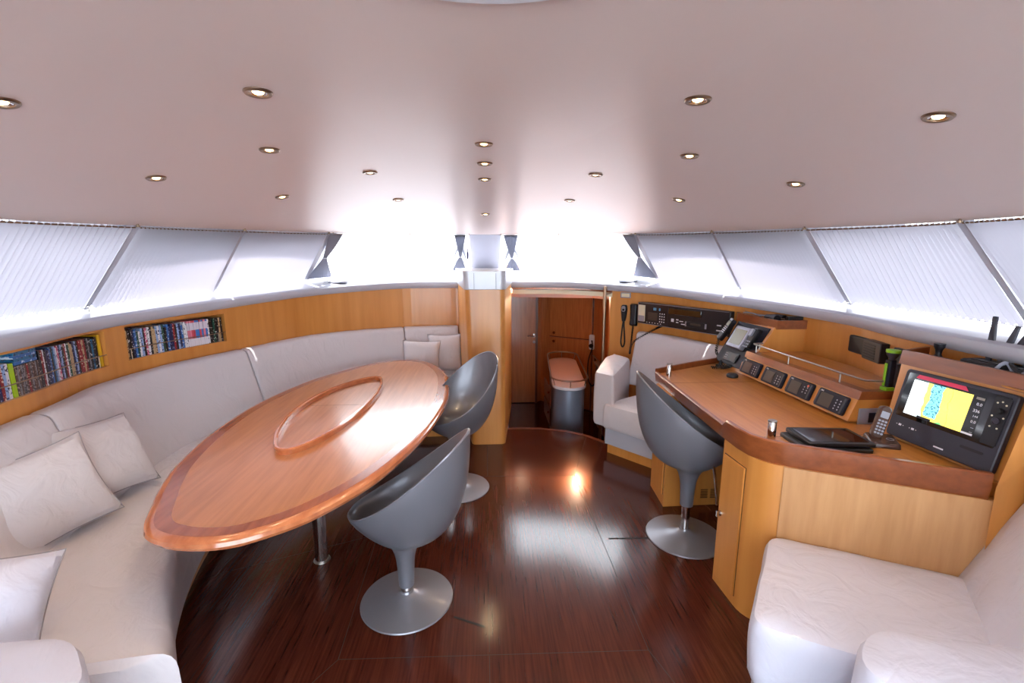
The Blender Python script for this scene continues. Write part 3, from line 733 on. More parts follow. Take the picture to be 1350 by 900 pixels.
# chrome pole at the companionway
pr_ = empty('grab_pole', 'vertical chrome grab pole at the right side of the companionway', 'pole', loc=(1.222, 4.62, -.55))
MB().tube([(0, 0, 0), (0, 0, 1.965)], .016, 16).build('pole', 'nickel', pr_)
MB().tube([(0, 0, 1.88), (.11, .17, 1.88)], .008, 8).build('wall_stay', 'steel', pr_)
# capsule-shaped island unit with railing
a0, a1 = Vector((.93, 4.93)), Vector((1.05, 6.1))
def capsule(r, n=14, grow=0):
    d = (a1 - a0).normalized(); o = []
    a = math.atan2(d.y, d.x)
    for k in range(n + 1):
        t = a + PI / 2 + PI * k / n; o.append((a0.x + r * math.cos(t), a0.y + r * math.sin(t)))
    for k in range(n + 1):
        t = a - PI / 2 + PI * k / n; o.append((a1.x + r * math.cos(t), a1.y + r * math.sin(t)))
    return o
isl = empty('island_unit', 'blue-grey round-ended island unit with white top and chrome rail in the companionway', 'island unit', loc=(.95, 5.2, -.55))
local(MB().prism(capsule(.175), -.55, .27), isl).build('unit_body', 'island', isl)
local(MB().prism(capsule(.19), .27, .305), isl).build('unit_top', 'white', isl, bevel=.006)
local(MB().tube([(x, y, .385) for x, y in capsule(.205)], .010, 8, loop=True), isl).build('guard_rail', 'steel', isl)
for k in (2, 7, 12, 17, 22, 27):
    x, y = capsule(.18)[k]; X, Y = capsule(.205)[k]
    local(MB().tube([(x, y, .30), (X, Y, .385)], .005, 6), isl).build('rail_post', 'steel', isl)
for z in (-.2, .05):
    dd = local(MB().box((.765, 5.5, z), (.012, .55, .22)), isl).build('drawer', 'cabin_dark', isl, smooth=False, bevel=.003)
    local(MB().lathe([(.001, 0), (.007, 0), (.016, .02), (.001, .026)], n=12, Mx=frame((.757, 5.27, z + .05), (0, -1, 0), (0, 0, 1))), isl).build('knob', 'chrome', dd)
for (x, y) in ((.52, 6.45), (1.25, 5.9)):
    ld = bpy.data.lights.new('cabin_lamp', 'POINT'); ld.energy = 20; ld.color = (1, .78, .55); ld.shadow_soft_size = .04
    r_ = empty('cabin_downlight', 'warm ceiling lamp inside the lower cabin ' + ('near its door' if x < 1 else 'near the tall cupboard'), 'ceiling light', loc=(x, y, 1.36))
    lo = bpy.data.objects.new('cabin_lamp', ld); COL.objects.link(lo); lo.parent = r_; lo.location = (0, 0, -.06)
    c = proto[1].copy(); COL.objects.link(c); c.parent = r_; c = proto[0].copy(); COL.objects.link(c); c.parent = r_

# ---------------------------------------------------------------- upholstery helpers
def soft(mb_obj, lvl=1, amp=.004, sc=6):
    """subdivide and let the surface wander a little, like leather over foam"""
    me = mb_obj.data
    for v in me.vertices:
        w = mb_obj.matrix_local @ v.co
        n = noise.noise_vector(w * sc)
        v.co += n * amp
    return mb_obj
def block(name, P, z0, z1, mat, parent, r=.04, amp=.004, topdrop=0.0, corner=.05, nz=5, crown=.012):
    """cushion block from a plan polygon: rounded corners, rounded edges, slight crown"""
    Q = roundpoly([tuple(p) for p in P], corner, 5)
    a = sum(Q[i][0] * Q[(i + 1) % len(Q)][1] - Q[(i + 1) % len(Q)][0] * Q[i][1] for i in range(len(Q)))
    if a < 0: Q = Q[::-1]
    # resample
    T = []; N = len(Q)
    for i in range(N):
        A, B = Vector(Q[i]), Vector(Q[(i + 1) % N]); m = max(1, int((B - A).length / .05))
        for k in range(m): T.append(A.lerp(B, k / m))
    N = len(T); nrm = []
    for i in range(N):
        t = (T[(i + 1) % N] - T[i - 1]).normalized(); nrm.append(Vector((-t.y, t.x)))
    cx = sum((p for p in T), Vector((0, 0))) / N
    rings = []
    def ring(ins, z): rings.append([Vector((T[i].x + nrm[i].x * ins, T[i].y + nrm[i].y * ins, z)) for i in range(N)])
    ring(r, z0); ring(r * .3, z0 + r * .3); ring(0, z0 + r)
    for k in range(1, nz): ring(-.004 * math.sin(PI * k / nz), z0 + r + (z1 - z0 - 2 * r) * k / nz)
    ring(0, z1 - r); ring(r * .3, z1 - r * .3); ring(r, z1)
    for s in (.9, .75, .55, .3, .08):
        last = [Vector((p.x, p.y, 0)) for p in rings[-1]] if s == .9 else last
        rings.append([Vector((cx.x + (p.x - cx.x) * s, cx.y + (p.y - cx.y) * s, z1 + crown * (1 - s ** 3))) for p in last])
    mb = MB(); mb.loft(rings)
    off = parent.location if parent else Vector((0, 0, 0))
    for v in mb.v:
        n = noise.noise_vector(v * 5.5); v += n * amp
    mb.v = [v - off for v in mb.v]
    return mb.build(name, mat, parent)
def pipe(name, pts, parent, r=.0035):
    off = parent.location
    return MB().tube([Vector(p) - off for p in pts], r, 6).build(name, 'piping', parent)

# ---------------------------------------------------------------- port sofa wrapping the table
PO = [(-2.15, 1.0), (-2.18, 1.7), (-2.22, 2.2), (-2.30, 2.7), (-2.27, 3.2), (-2.04, 3.8), (-1.68, 4.55), (-.95, 4.97), (-.30, 5.09)]
PI_ = [(-.93, 1.20), (-1.24, 1.66), (-1.45, 2.10), (-1.58, 2.55), (-1.63, 3.0), (-1.54, 3.5), (-1.25, 3.88), (-.80, 4.08), (-.20, 4.12)]
PO, PI_ = catmull(PO, 10), catmull(PI_, 10)
sofa = empty('curved_sofa', 'long curved ivory leather sofa wrapping the left side of the oval table', 'sofa', loc=(-1.9, 2.4, 0))
def span(i0, i1, d0, d1, z0, z1, name, mat, r=.03, amp=.003, crown=.0):
    """d0/d1: plan fractions from inner edge to wall"""
    inner = [PI_[i].lerp(PO[i], d0) for i in range(i0, i1 + 1)]; outer = [PI_[i].lerp(PO[i], d1) for i in range(i0, i1 + 1)]
    mb = MB(); R = []; n = i1 - i0
    for k, i in enumerate(range(i0, i1 + 1)):
        a, b = inner[k], outer[k]; e = min(k, n - k); ins = (r * .9 if e == 0 else 0)
        tg = (inner[min(k + 1, n)] - inner[max(k - 1, 0)]).normalized()
        q = (b - a).normalized(); L = (b - a).length
        prof = roundpoly([(0, z0), (L, z0), (L, z1), (0, z1)], [r * .6, r * .6, r * .6, r * 1.6], 4)
        cz = (z0 + z1) / 2; cd = L / 2
        m = 1 - ins / min(L, z1 - z0)
        ring = []
        for d, z in prof:
            d = cd + (d - cd) * m; z = cz + (z - cz) * m
            w = a + q * d; ring.append(Vector((w.x, w.y, z + crown * math.sin(PI * max(0, min(1, d / L))) * (1 if z > cz else 0))))
        if e == 0:
            R.append(ring)
            continue
        R.append(ring)
    # thin transition rings next to the ends, so that the edges look stuffed
    def between(A, B, t): return [p.lerp(s, t) for p, s in zip(A, B)]
    full0 = [R[1][j] + (R[0][j] - R[1][j]) for j in range(len(R[0]))]
    R2 = []
    for k in range(len(R)):
        R2.append(R[k])
        if k == 0:
            # expand quickly
            c0 = sum(R[0], Vector()) / len(R[0]); dirv = (R[1][0] - R[0][0]); ex = [c0 + (p - c0) / (1 - r * .9 / min((outer[0] - inner[0]).length, z1 - z0)) for p in R[0]]
            d = (sum(R[1], Vector()) / len(R[1]) - c0).normalized() * r * .7
            R2.append([p + d for p in ex])
        if k == len(R) - 2:
            c0 = sum(R[-1], Vector()) / len(R[-1]); ex = [c0 + (p - c0) / (1 - r * .9 / min((outer[-1] - inner[-1]).length, z1 - z0)) for p in R[-1]]
            d = (sum(R[-2], Vector()) / len(R[-2]) - c0).normalized() * r * .7
            R2.append([p + d for p in ex])
    mb.loft(R2)
    for v in mb.v: v += noise.noise_vector(v * 5.0) * amp
    mb.v = [v - sofa.location for v in mb.v]
    return mb.build(name, mat, sofa)
NN = len(PO) - 1
for i0, i1 in ((2, 27), (27, 50), (50, 66), (66, NN)):
    span(i0, i1, 0, .93, .27, .455, 'seat_cushion', 'leather', r=.04, amp=.006, crown=.01)
span(3, NN, .05, .96, .085, .275, 'base_panel', 'leather', r=.01, amp=0)
span(4, NN, .10, .96, 0, .09, 'plinth', 'honey', r=.004, amp=0)
# back cushions between the photographed seams
def back(L0, L1, name='back_cushion', parent=sofa, side=-1, ztop=.965, thick=.11, foot=.30, z0=.44):
    mb = MB(); R = []; n = max(6, int((L1 - L0) / .06)); r = .02
    Ls = [L0 + .004, L0 + .012, L0 + .03] + [L0 + .03 + (L1 - L0 - .06) * k / n for k in range(1, n)] + [L1 - .03, L1 - .012, L1 - .004]
    sc = [.90, .97, 1] + [1] * (n - 1) + [1, .97, .90]
    for L, m in zip(Ls, sc):
        p, tg, nr = wall_at(side, L)
        prof = roundpoly([(.01, z0), (foot, z0), (thick, ztop - .0), (.01, ztop)], [.01, .03, .045, .03], 5)
        # add mid points on the sloping face
        ring = []
        cd = foot * .4; cz = (z0 + ztop) / 2
        for d, z in prof:
            d2 = cd + (d - cd) * m; z2 = cz + (z - cz) * (1 - (1 - m) * .35); ring.append(Vector((p.x + nr.x * d2, p.y + nr.y * d2, z2)))
        R.append(ring)
    mb.loft(R)
    for v in mb.v: v += noise.noise_vector(v * 6.0) * .004
    mb.v = [v - parent.location for v in mb.v]
    return mb.build(name, 'leather', parent)
for a, b in ((2.6, 3.814), (3.816, 5.459), (5.461, 7.194), (7.196, 7.80)): 
    c = back(a, b)
# near-end arm and its piping
Pm = [(-1.03, 1.06), (-1.21, 1.235), (-2.1, 1.20), (-2.1, .7), (-1.3, .74)]
block('arm', Pm, .08, .62, 'leather2', sofa, r=.036, corner=.08, amp=.005)

# scatter cushions
def pillow(name, c, size, X, Y, label, group, t=.14, mat='leather'):
    Mx = frame(c, X, Y); root = empty(name, label, 'cushion', group, Mx=Mx)
    w, h = size; n = 18
    def fn(s):
        def f(u, v):
            a, b = u * 2 - 1, v * 2 - 1
            pin = 1 - .09 * (1 - a * a) * abs(b) ** 2; pin2 = 1 - .09 * (1 - b * b) * abs(a) ** 2
            z = t / 2 * ((1 - abs(a) ** 2.6) * (1 - abs(b) ** 2.6)) ** .42
            p = Vector((a * w / 2 * pin2, b * h / 2 * pin, s * z))
            k = noise.noise(Vector((p.x * 9 + c[0] * 7, p.y * 9, s))) * .012 * min(1, z / .03)
            p.z += s * k; return p
        return f
    mb = MB(); mb.grid(fn(1), n, n); mb.grid(fn(-1), n, n); mb.build('cushion_cover', mat, root)
    edge = []
    for k in range(4 * n):
        s, q = divmod(k, n); q = q / n
        u, v = [(q, 0), (1, q), (1 - q, 1), (0, 1 - q)][s]; p = fn(1)(u, v); p.z = 0; edge.append(p)
    MB().tube(edge, .0035, 6, loop=True).build('piping', 'piping', root)
    return root
G = 'ivory leather scatter cushions'
pillow('scatter_cushion', (-1.955, 1.965, .668), (.44, .42), (.42, .9, 0.12), (-.42, .08, .9), 'square ivory leather cushion on the left sofa, the nearer of the touching pair', G, .15)
pillow('scatter_cushion', (-1.985, 2.32, .685), (.44, .42), (.18, .95, -.10), (-.5, .12, .86), 'square ivory leather cushion on the left sofa, the farther of the touching pair', G, .15)
pillow('scatter_cushion', (-1.60, 1.28, .60), (.42, .42), (.62, .62, -.35), (-.45, .25, .85), 'large white leather cushion leaning by the near arm of the left sofa', G, .2, 'leather2')
pillow('scatter_cushion', (-.66, 4.58, .69), (.38, .38), (.99, .12, -.05), (.05, .38, .92), 'cream cushion in the far sofa corner, the front one of two', G, .12)
pillow('scatter_cushion', (-.43, 4.72, .72), (.36, .40), (.99, .10, 0), (.0, .3, .95), 'cream cushion in the far sofa corner, half hidden behind the other', G, .11)

# ---------------------------------------------------------------- starboard forward settee
def seatee():
    root = empty('corner_settee', 'ivory leather settee with square arm below the radio panel', 'settee', loc=(1.3, 3.9, 0))
    A, B = Vector((1.03, 3.75)), Vector((1.42, 3.28)); u = (B - A).normalized(); q = Vector((-u.y, u.x))
    if q.y < 0: q = -q
    L = (B - A).length
    def P(a, b): v = A + u * a + q * b; return (v.x, v.y)
    arm = [P(-.16, .02), P(.10, .03), P(.13, .80), P(-.13, .93)]
    block('seat_cushion', [P(-.02, -.02), P(L + .25, -.02), P(L + .3, .62), P(.05, .62)], .225, .455, 'leather', root, r=.035, corner=.04, amp=.006)
    off = root.location
    MB().prism([P(.0, .02), P(L + .25, .02), P(L + .2, .6), P(.0, .6)], .085, .235).build
    m = MB().prism([P(.0, .015), P(L + .25, .015), P(L + .2, .6), P(.0, .6)], .085, .24); m.v = [v - off for v in m.v]; m.build('base_panel', 'grey_sill', root, smooth=False)
    m = MB().prism([P(.02, .03), P(L + .25, .03), P(L + .2, .6), P(.02, .6)], 0, .09); m.v = [v - off for v in m.v]; m.build('plinth', 'honey', root, smooth=False)
    return root, P
settee, PS = seatee()
block('arm', [(.955, 3.87), (1.085, 3.70), (1.45, 4.40), (1.34, 4.62), (1.21, 4.48)], .22, .715, 'leather', settee, r=.035, corner=.035, amp=.004)
back(5.22, 6.40, parent=settee, side=1, ztop=.955, thick=.10, foot=.30)
settee.children[-1].data.update()

# ---------------------------------------------------------------- starboard near settee
s2 = empty('near_settee', 'white leather settee with arm in the right foreground', 'settee', loc=(1.4, 1.2, 0))
block('seat_cushion', [(1.27, 1.81), (.885, 1.305), (1.50, .98), (1.93, 1.46)], .22, .475, 'leather2', s2, r=.034, corner=.085, amp=.006, crown=.014)
block('base_panel', [(1.27, 1.78), (.92, 1.31), (1.6, .95), (2.05, 1.40)], .0, .22, 'grey_sill', s2, r=.008, corner=.03, amp=0, crown=0)
# backrest leaning against the side
mb = MB(); R = []
A, B = Vector((1.86, 1.52)), Vector((1.40, .92)); d = (B - A).normalized(); q = Vector((-d.y, d.x))
if q.x < 0: q = -q
for k in range(15):
    t = k / 14; m = .9 if k in (0, 14) else 1; tt_ = max(.006, min(.994, t)); p = A.lerp(B, tt_ if k not in (1, 13) else (.025 if k == 1 else .975))
    prof = roundpoly([(0, .44), (.40, .44), (.40, .94), (.20, .985)], [.02, .02, .04, .05], 5); cd, cz = .2, .7
    R.append([Vector((p.x + q.x * (cd + (a - cd) * m), p.y + q.y * (cd + (a - cd) * m), cz + (z - cz) * (1 - (1 - m) * .3))) for a, z in prof])
mb.loft(R)
for v in mb.v: v += noise.noise_vector(v * 6.0) * .004
local(mb, s2).build('back_cushion', 'leather2', s2)
block('arm', [(1.125, 1.135), (.975, .985), (1.30, .62), (1.82, .66), (1.62, 1.0)], .0, .625, 'leather2', s2, r=.036, corner=.09, amp=.006)

# ---------------------------------------------------------------- dining table
TT = [(-1.345, 1.75), (-1.27, 1.60), (-1.19, 1.52), (-1.06, 1.475), (-.92, 1.475), (-.80, 1.53), (-.65, 1.665), (-.48, 1.96), (-.345, 2.42), (-.275, 2.98), (-.285, 3.40), (-.34, 3.78), (-.46, 4.10), (-.60, 4.27), (-.77, 4.33), (-.95, 4.28), (-1.13, 4.12), (-1.30, 3.86), (-1.45, 3.52), (-1.555, 3.0), (-1.55, 2.5), (-1.48, 2.1), (-1.40, 1.87)]
TT = [(p.x, p.y) for p in catmull([(*p, 0) for p in TT], 5, closed=True)]
def inset(P, d):
    N = len(P); a = sum(P[i][0] * P[(i + 1) % N][1] - P[(i + 1) % N][0] * P[i][1] for i in range(N)); s = 1 if a > 0 else -1; o = []
    for i in range(N):
        t = (Vector(P[(i + 2) % N]) - Vector(P[i - 2])).normalized(); o.append((P[i][0] - t.y * d * s, P[i][1] + t.x * d * s))
    return o
tb = empty('oval_table', 'large pointed-oval cherry wood table with darker inlaid edge band', 'table', loc=(-.92, 2.9, 0))
R = []
for ins, z in [(.06, .695), (.02, .695), (.006, .703), (0, .716), (.004, .73), (.014, .738), (.028, .741)]: R.append([(x, y, z) for x, y in inset(TT, ins)])
local(MB().loft(R), tb).build('tabletop', 'tableedge', tb)
i1, i2, i3 = inset(TT, .028), inset(TT, .042), inset(TT, .088)
def ringflat(A, B, z, z2):
    mb = MB(); mb.loft([[(x, y, z) for x, y in A], [(x, y, z2) for x, y in A], [(x, y, z2) for x, y in B], [(x, y, z) for x, y in B]], caps=False, loop=True); return mb
local(ringflat(inset(TT, .034), i3, .739, .7418), tb).build('inlay_band', 'tableband', tb, smooth=False)
local(MB().prism(i3, .739, .7421), tb).build('table_field', 'table', tb, smooth=False)
FD = catmull([(-1.07, 2.22, 0), (-1.15, 2.42, 0), (-1.20, 2.70, 0), (-1.19, 3.0, 0), (-1.13, 3.25, 0), (-1.03, 3.45, 0), (-.93, 3.56, 0), (-.86, 3.575, 0), (-.815, 3.51, 0), (-.775, 3.30, 0), (-.765, 3.0, 0), (-.79, 2.68, 0), (-.85, 2.40, 0), (-.93, 2.22, 0), (-1.0, 2.17, 0)], 5, closed=True)
FD = [(p.x, p.y) for p in FD]
R = [[(x, y, z) for x, y in inset(FD, i)] for i, z in [(.0, .742), (-.002, .768), (.003, .775), (.014, .775), (.019, .768), (.018, .742)]]
mb = MB(); mb.loft(R, caps=False, loop=True); local(mb, tb).build('fiddle_rail', 'tableedge', tb)
local(MB().box((-.98, 2.9, .7423), (.0025, .01, .0004)).box((-.98, 2.95, .7422), (.36, .0018, .0006)), tb).build('leaf_seam', 'seam', tb, smooth=False)
local(MB().prism(roundpoly([(-1.13, 2.20), (-.99, 2.10), (-.86, 2.13), (-.70, 2.9), (-.74, 3.5), (-.95, 3.62), (-1.12, 3.4)], .05, 5), .60, .697), tb).build('table_apron', 'pale', tb)
for x, y in ((-.952, 2.40), (-.90, 3.30)):
    lg = local(MB().lathe([(.036, 0), (.036, .602)], (x, y, 0), 28), tb).build('leg', 'chrome', tb)
    local(MB().lathe([(.001, 0), (.046, 0), (.045, .004), (.037, .006), (.001, .006)], (x, y, 0), 28), tb).build('floor_flange', 'steel', lg)

# ---------------------------------------------------------------- swivel chairs
def make_chair(lift):
    root = bpy.data.objects.new('swivel_chair', None); COL.objects.link(root)
    MB().lathe([(.001, 0), (.226, 0), (.229, .004), (.226, .009), (.19, .014), (.12, .022), (.06, .034), (.034, .05), (.03, .06), (.001, .06)], n=64).build('base', 'chairbase', root)
    MB().lathe([(.001, .05), (.025, .05), (.025, .12 + lift), (.001, .12 + lift)], n=24).build('gas_column', 'chrome', root)
    a, b, sh = .3, .235, .035; zl, zb = .49, .91; N = 56
    def rimp(th):
        x = -sh + a * math.cos(th); y = b * math.sin(th); s = (a - sh - x) / (2 * a); return Vector((x, y, zl + (zb - zl) * s ** 1.35))
    # outer shell: stem flaring into the bowl
    def outer(t, th):
        r = rimp(th)
        # t 0 bottom of stem .. 1 rim
        if t < .38:
            k = t / .38; z = .088 + (.345 - .088) * k; rad = .038 + .010 * k + .045 * k ** 5; return Vector((rad * math.cos(th), rad * math.sin(th), z))
        k = (t - .38) / .62
        r0 = .093; base = Vector((r0 * math.cos(th), r0 * math.sin(th), .345))
        s_ = (r.z - zl) / (zb - zl)
        rr = 1 - (1 - k) ** (1.3 + .9 * s_)
        zz = k ** (1.2 + .45 * s_)
        hx = base.x + (r.x - base.x) * rr; hy = base.y + (r.y - base.y) * rr
        return Vector((hx, hy, base.z + (r.z - base.z) * zz))
    def inner(t, th):     # t 0 centre of seat .. 1 rim
        r = rimp(th); fl_ = .425; c = Vector((-.02, 0, fl_)); rr = 1 - (1 - t) ** 1.75; zz = t ** 2.1
        p = Vector((c.x + (r.x * .965 - c.x) * rr, c.y + (r.y * .965 - c.y) * rr, fl_ + (r.z - fl_) * zz)); return p
    R = []; nt = 26
    for i in range(nt + 1): R.append([outer(i / nt, 2 * PI * k / N) for k in range(N)])
    top = [rimp(2 * PI * k / N) for k in range(N)]
    R.append([p * 1 + Vector((-p.x * .014, -p.y * .014, .005)) for p in top])
    for i in range(16, -1, -1): R.append([inner(max(i / 16, .02), 2 * PI * k / N) for k in range(N)])
    mb = MB(); mb.loft(R); mb.v = [v + Vector((0, 0, lift)) for v in mb.v]
    # faces that face
    mb.build('seat_shell', 'chair', root)
    return root
CH = [((-.412, 2.06), 170, 0.0, 'silver tulip swivel chair at the table, nearest the camera'), ((-.216, 3.19), 220, .085, 'silver tulip swivel chair at the far end of the table, open side to the camera'), ((1.215, 2.50), 347, .125, 'silver tulip swivel chair drawn up to the chart desk')]
M['rim'] = plain('polished_rim', rgb(200, 202, 208), .25, .4)
for (x, y), ph, lift, lab in CH:
    r = make_chair(lift); r.location = (x, y, 0); r.rotation_euler = (0, 0, math.radians(ph)); tag(r, lab, 'chair', 'silver tulip swivel chairs')
    if lift > .1:
        MB().tube(catmull([(.07, -.05, .42 + lift - .02), (.10, -.12, .43 + lift - .02), (.115, -.17, .40), (.12, -.19, .33)], 5), .008, 8).build('height_lever', 'chrome', r)

# ---------------------------------------------------------------- chart desk
DZ = .86
desk = empty('chart_desk', 'honey wood chart desk with red fiddle edge along the right side', 'desk', loc=(1.6, 2.5, 0))
DP = [(1.27, 3.20), (1.215, 2.09), (1.225, 1.93), (1.275, 1.85), (1.36, 1.79), (1.90, 1.50), (2.17, 1.46), (2.21, 2.2), (2.31, 2.7), (2.28, 3.2), (2.09, 3.66), (1.96, 3.55)]
local(MB().prism(DP, .80, DZ), desk).build('desk_top', 'honey_h', desk, smooth=False)
sm3 = MB(); sm3.box((1.55, 1.98, DZ + .0004), (.62, .0018, .0006)).box((1.55, 2.94, DZ + .0004), (.6, .0018, .0006)); local(sm3, desk).build('top_seam', 'seam', desk, smooth=False)
def fiddle(pts, h0, h1, w=.022, name='fiddle_edge'):
    R = []; P = [Vector(p) for p in pts]; N = len(P)
    for i, p in enumerate(P):
        t = (P[min(i + 1, N - 1)] - P[max(i - 1, 0)]).normalized(); q = Vector((-t.y, t.x))
        h = h0 + (h1 - h0) * i / (N - 1) if not isinstance(h0, list) else h0[i]
        R.append([(p.x - q.x * w * a, p.y - q.y * w * a, z) for a, z in [(-.15, .80), (-.15, h - .012), (0, h), (.8, h), (1, h - .006), (1, DZ - .01), (.6, .80)]])
    return local(MB().loft(R), desk).build(name, 'trim', desk)
# desk outline runs with the room on the left-hand side when walking aft
LOW = catmull([(1.27, 3.21, 0), (1.24, 2.7, 0), (1.213, 2.13, 0)], 6)
fiddle([(p.x, p.y) for p in LOW], .872, .872, name='low_fiddle')
HI = [(1.213, 2.13), (1.213, 2.10), (1.212, 2.0), (1.222, 1.92), (1.255, 1.862), (1.33, 1.80), (1.6, 1.655), (1.90, 1.495)]
fiddle(HI, [.874, .902, .905, .905, .905, .905, .905, .905], 0, name='raised_fiddle')
fiddle([(1.97, 3.575), (1.62, 3.40), (1.262, 3.20)], .895, .895, name='side_fiddle')
# pedestals and panels
body = MB()
body.prism([(1.235, 3.14), (1.215, 2.84), (2.1, 2.86), (2.1, 3.6), (1.95, 3.50)], 0, .80)
local(body, desk).build('left_pedestal', 'honey', desk, smooth=False)
NP = roundpoly([(1.205, 2.12), (1.215, 1.84), (1.93, 1.465), (2.13, 1.5), (2.13, 2.12)], [0, .09, 0, 0, 0], 6)
local(MB().prism(NP, 0, .80), desk).build('right_pedestal', 'honey', desk, bevel=0)
# pale side panel facing the near settee
Pa, Pb = Vector((1.30, 1.793)), Vector((1.925, 1.463))
x = (Pb - Pa).normalized(); n = Vector((x.y, -x.x))
F = frame((Pa.x + n.x * .004, Pa.y + n.y * .004, 0), (x.x, x.y, 0), (0, 0, 1))
L_ = (Pb - Pa).length
local(MB().box((L_ / 2, .40, 0), (L_, .80, .006), F), desk).build('side_panel', 'pale', desk, smooth=False)
kb = MB().box((1.75, 2.48, .4), (.02, .72, .8)); local(kb, desk).build('knee_panel', 'honey', desk, smooth=False)
# doors
def desk_door(a, b, z0, z1, knob, vents=False):
    a, b = Vector(a), Vector(b); x = (b - a).normalized(); n = Vector((x.y, -x.x))
    if n.x > 0: n = -n
    F = frame((a.x, a.y, 0), (x.x, x.y, 0), (0, 0, 1)); s = 1 if F.col[2].xy.dot(n) > 0 else -1; w = (b - a).length
    g = MB().box((w / 2, (z0 + z1) / 2, s * .0015), (w, z1 - z0, .003), F); local(g, desk).build('door_gap', 'seam', desk, smooth=False)
    d = MB().box((w / 2, (z0 + z1) / 2, s * .006), (w - .006, z1 - z0 - .006, .012), F); d = local(d, desk).build('cabinet_door', 'honey', desk, smooth=False, bevel=.002)
    k = MB().lathe([(.001, 0), (.014, 0), (.014, .006), (.006, .010), (.006, .018), (.001, .018)], n=16, Mx=F @ T3((knob[0], knob[1], s * .012)) @ (I4 if s > 0 else Matrix.Rotation(PI, 4, 'X')))
    k.box((knob[0], knob[1], s * .032), (.012, .03, .006), F)
    local(k, desk).build('knob', 'chrome', d)
desk_door((1.205, 2.10), (1.214, 1.925), .05, .73, (.022, .41))
desk_door((1.232, 3.09), (1.217, 2.86), .08, .75, (.20, .41))
vt = MB()
for i in range(6):
    for xx in (1.50, 1.57): vt.box((xx, 2.838, .06 + i * .012), (.05, .002, .004))
local(vt, desk).build('vent_slots', 'dark', desk, smooth=False)
# instrument shelf
shelf = empty('instrument_shelf', 'raised wooden instrument shelf with four displays in its sloping front', 'shelf', loc=(2.0, 2.6, DZ))
SZ = 1.03; Y0, Y1 = 2.125, 3.13
mb = MB()
prof = [(1.85, .875), (1.893, .993), (2.2, .993), (2.2, .875)]
mb.loft([[(x, Y0, z) for x, z in prof], [(x, Y1, z) for x, z in prof]]); local(mb, shelf).build('sloping_front', 'honey', shelf, smooth=False)
mb = MB().prism([(1.88, Y0 + .02), (1.88, Y1), (2.2, Y1), (2.2, Y0 + .02)], DZ, .876); local(mb, shelf).build('shadow_base', 'honey_h', shelf, smooth=False)
mb = MB().prism([(1.93, Y0), (2.23, Y0), (2.31, 2.7), (2.30, Y1), (1.93, Y1)], .993, SZ - .001); local(mb, shelf).build('shelf_top', 'honey_h', shelf, smooth=False)
mb = MB()
mb.loft([[(1.885, Y0 - .01, .99), (1.897, Y0 - .01, SZ + .004), (1.955, Y0 - .01, SZ + .004), (1.955, Y0 - .01, .99)], [(1.885, Y1 + .02, .99), (1.897, Y1 + .02, SZ + .004), (1.955, Y1 + .02, SZ + .004), (1.955, Y1 + .02, .99)]])
mb.box((2.05, Y0 + .012, 1.012), (.30, .045, .043)); local(mb, shelf).build('shelf_nosing', 'trim', shelf, smooth=False)
# guard rail
rl = MB(); rl.tube([(2.11, Y1 + .03, 1.09), (1.935, Y1 + .0, 1.09), (1.925, Y1 - .02, 1.09), (1.925, 2.2, 1.085), (1.945, 2.155, 1.08), (2.02, 2.15, 1.078), (2.10, 2.15, 1.078)], .0055, 8)
local(rl, shelf).build('guard_rail', 'steel', shelf)
for x, y in ((1.93, 3.09), (1.985, 3.14), (1.925, 2.73), (1.925, 2.30)):
    local(MB().tube([(x, y, SZ), (x, y, 1.09)], .0045, 8), shelf).build('rail_post', 'steel', shelf)
# displays
fu = Vector((.043, 0, .118)).normalized()
dlab = ['farthest of the four instrument displays on the shelf front', 'second instrument display from the far end', 'third instrument display from the far end, with a red button', 'nearest and largest-looking of the four instrument displays']
for i, yc in enumerate((3.02, 2.765, 2.515, 2.263)):
    o = Vector((1.871, yc, .934)); F = frame(o, (0, -1, 0), fu)
    r = empty('instrument_display', 'black square-cornered ' + dlab[i], 'display', 'instrument displays on the shelf', Mx=F)
    MB().rbox((0, 0, .010), (.205, .102, .020), .012, ch=.004).build('case', 'navy', r)
    MB().rbox((-.03, -.004, .0205), (.088, .072, .002), .003).build('screen', 'lcd', r, smooth=False)
    MB().rbox((.093, 0, .019), (.012, .088, .006), .004).rbox((-.093, 0, .019), (.012, .088, .006), .004).v
    for sx in (-.092, .092): MB().rbox((sx, -.002, .0195), (.012, .084, .005), .004, ch=.001).build('side_grip', 'bezel', r)
    bt = MB(); n = 0
    for a in range(2):
        for b in range(4 if i != 2 else 3): bt.lathe([(.001, 0), (.0042, 0), (.0042, .0015), (.001, .0015)], (.045 + a * .026, .018 - b * .016, .0200), 8); n += 1
    bt.build('button_pad', 'silver', r)
    if i == 2: MB().lathe([(.001, 0), (.007, 0), (.007, .003), (.001, .003)], (.071, .030, .020), 12).build('red_button', 'coral', r) if 'coral' in M else None
    text('B&G', .011, T3((-.084, .036, .0203)), 'print', r, 'brand_mark')
# silver flush display on the end face
F = frame((1.975, Y0 - .002, .895), (1, 0, 0), (0, 0, 1))
r = empty('flush_display', 'silver framed flush display with dark window on the shelf end', 'display', Mx=F)
MB().rbox((0, 0, .004), (.15, .096, .008), .003, ch=.002).build('frame', 'silver', r)
MB().rbox((.022, .0, .0085), (.09, .052, .002), .002).build('window', 'lcd', r, smooth=False).data.materials[0] = M['navy']

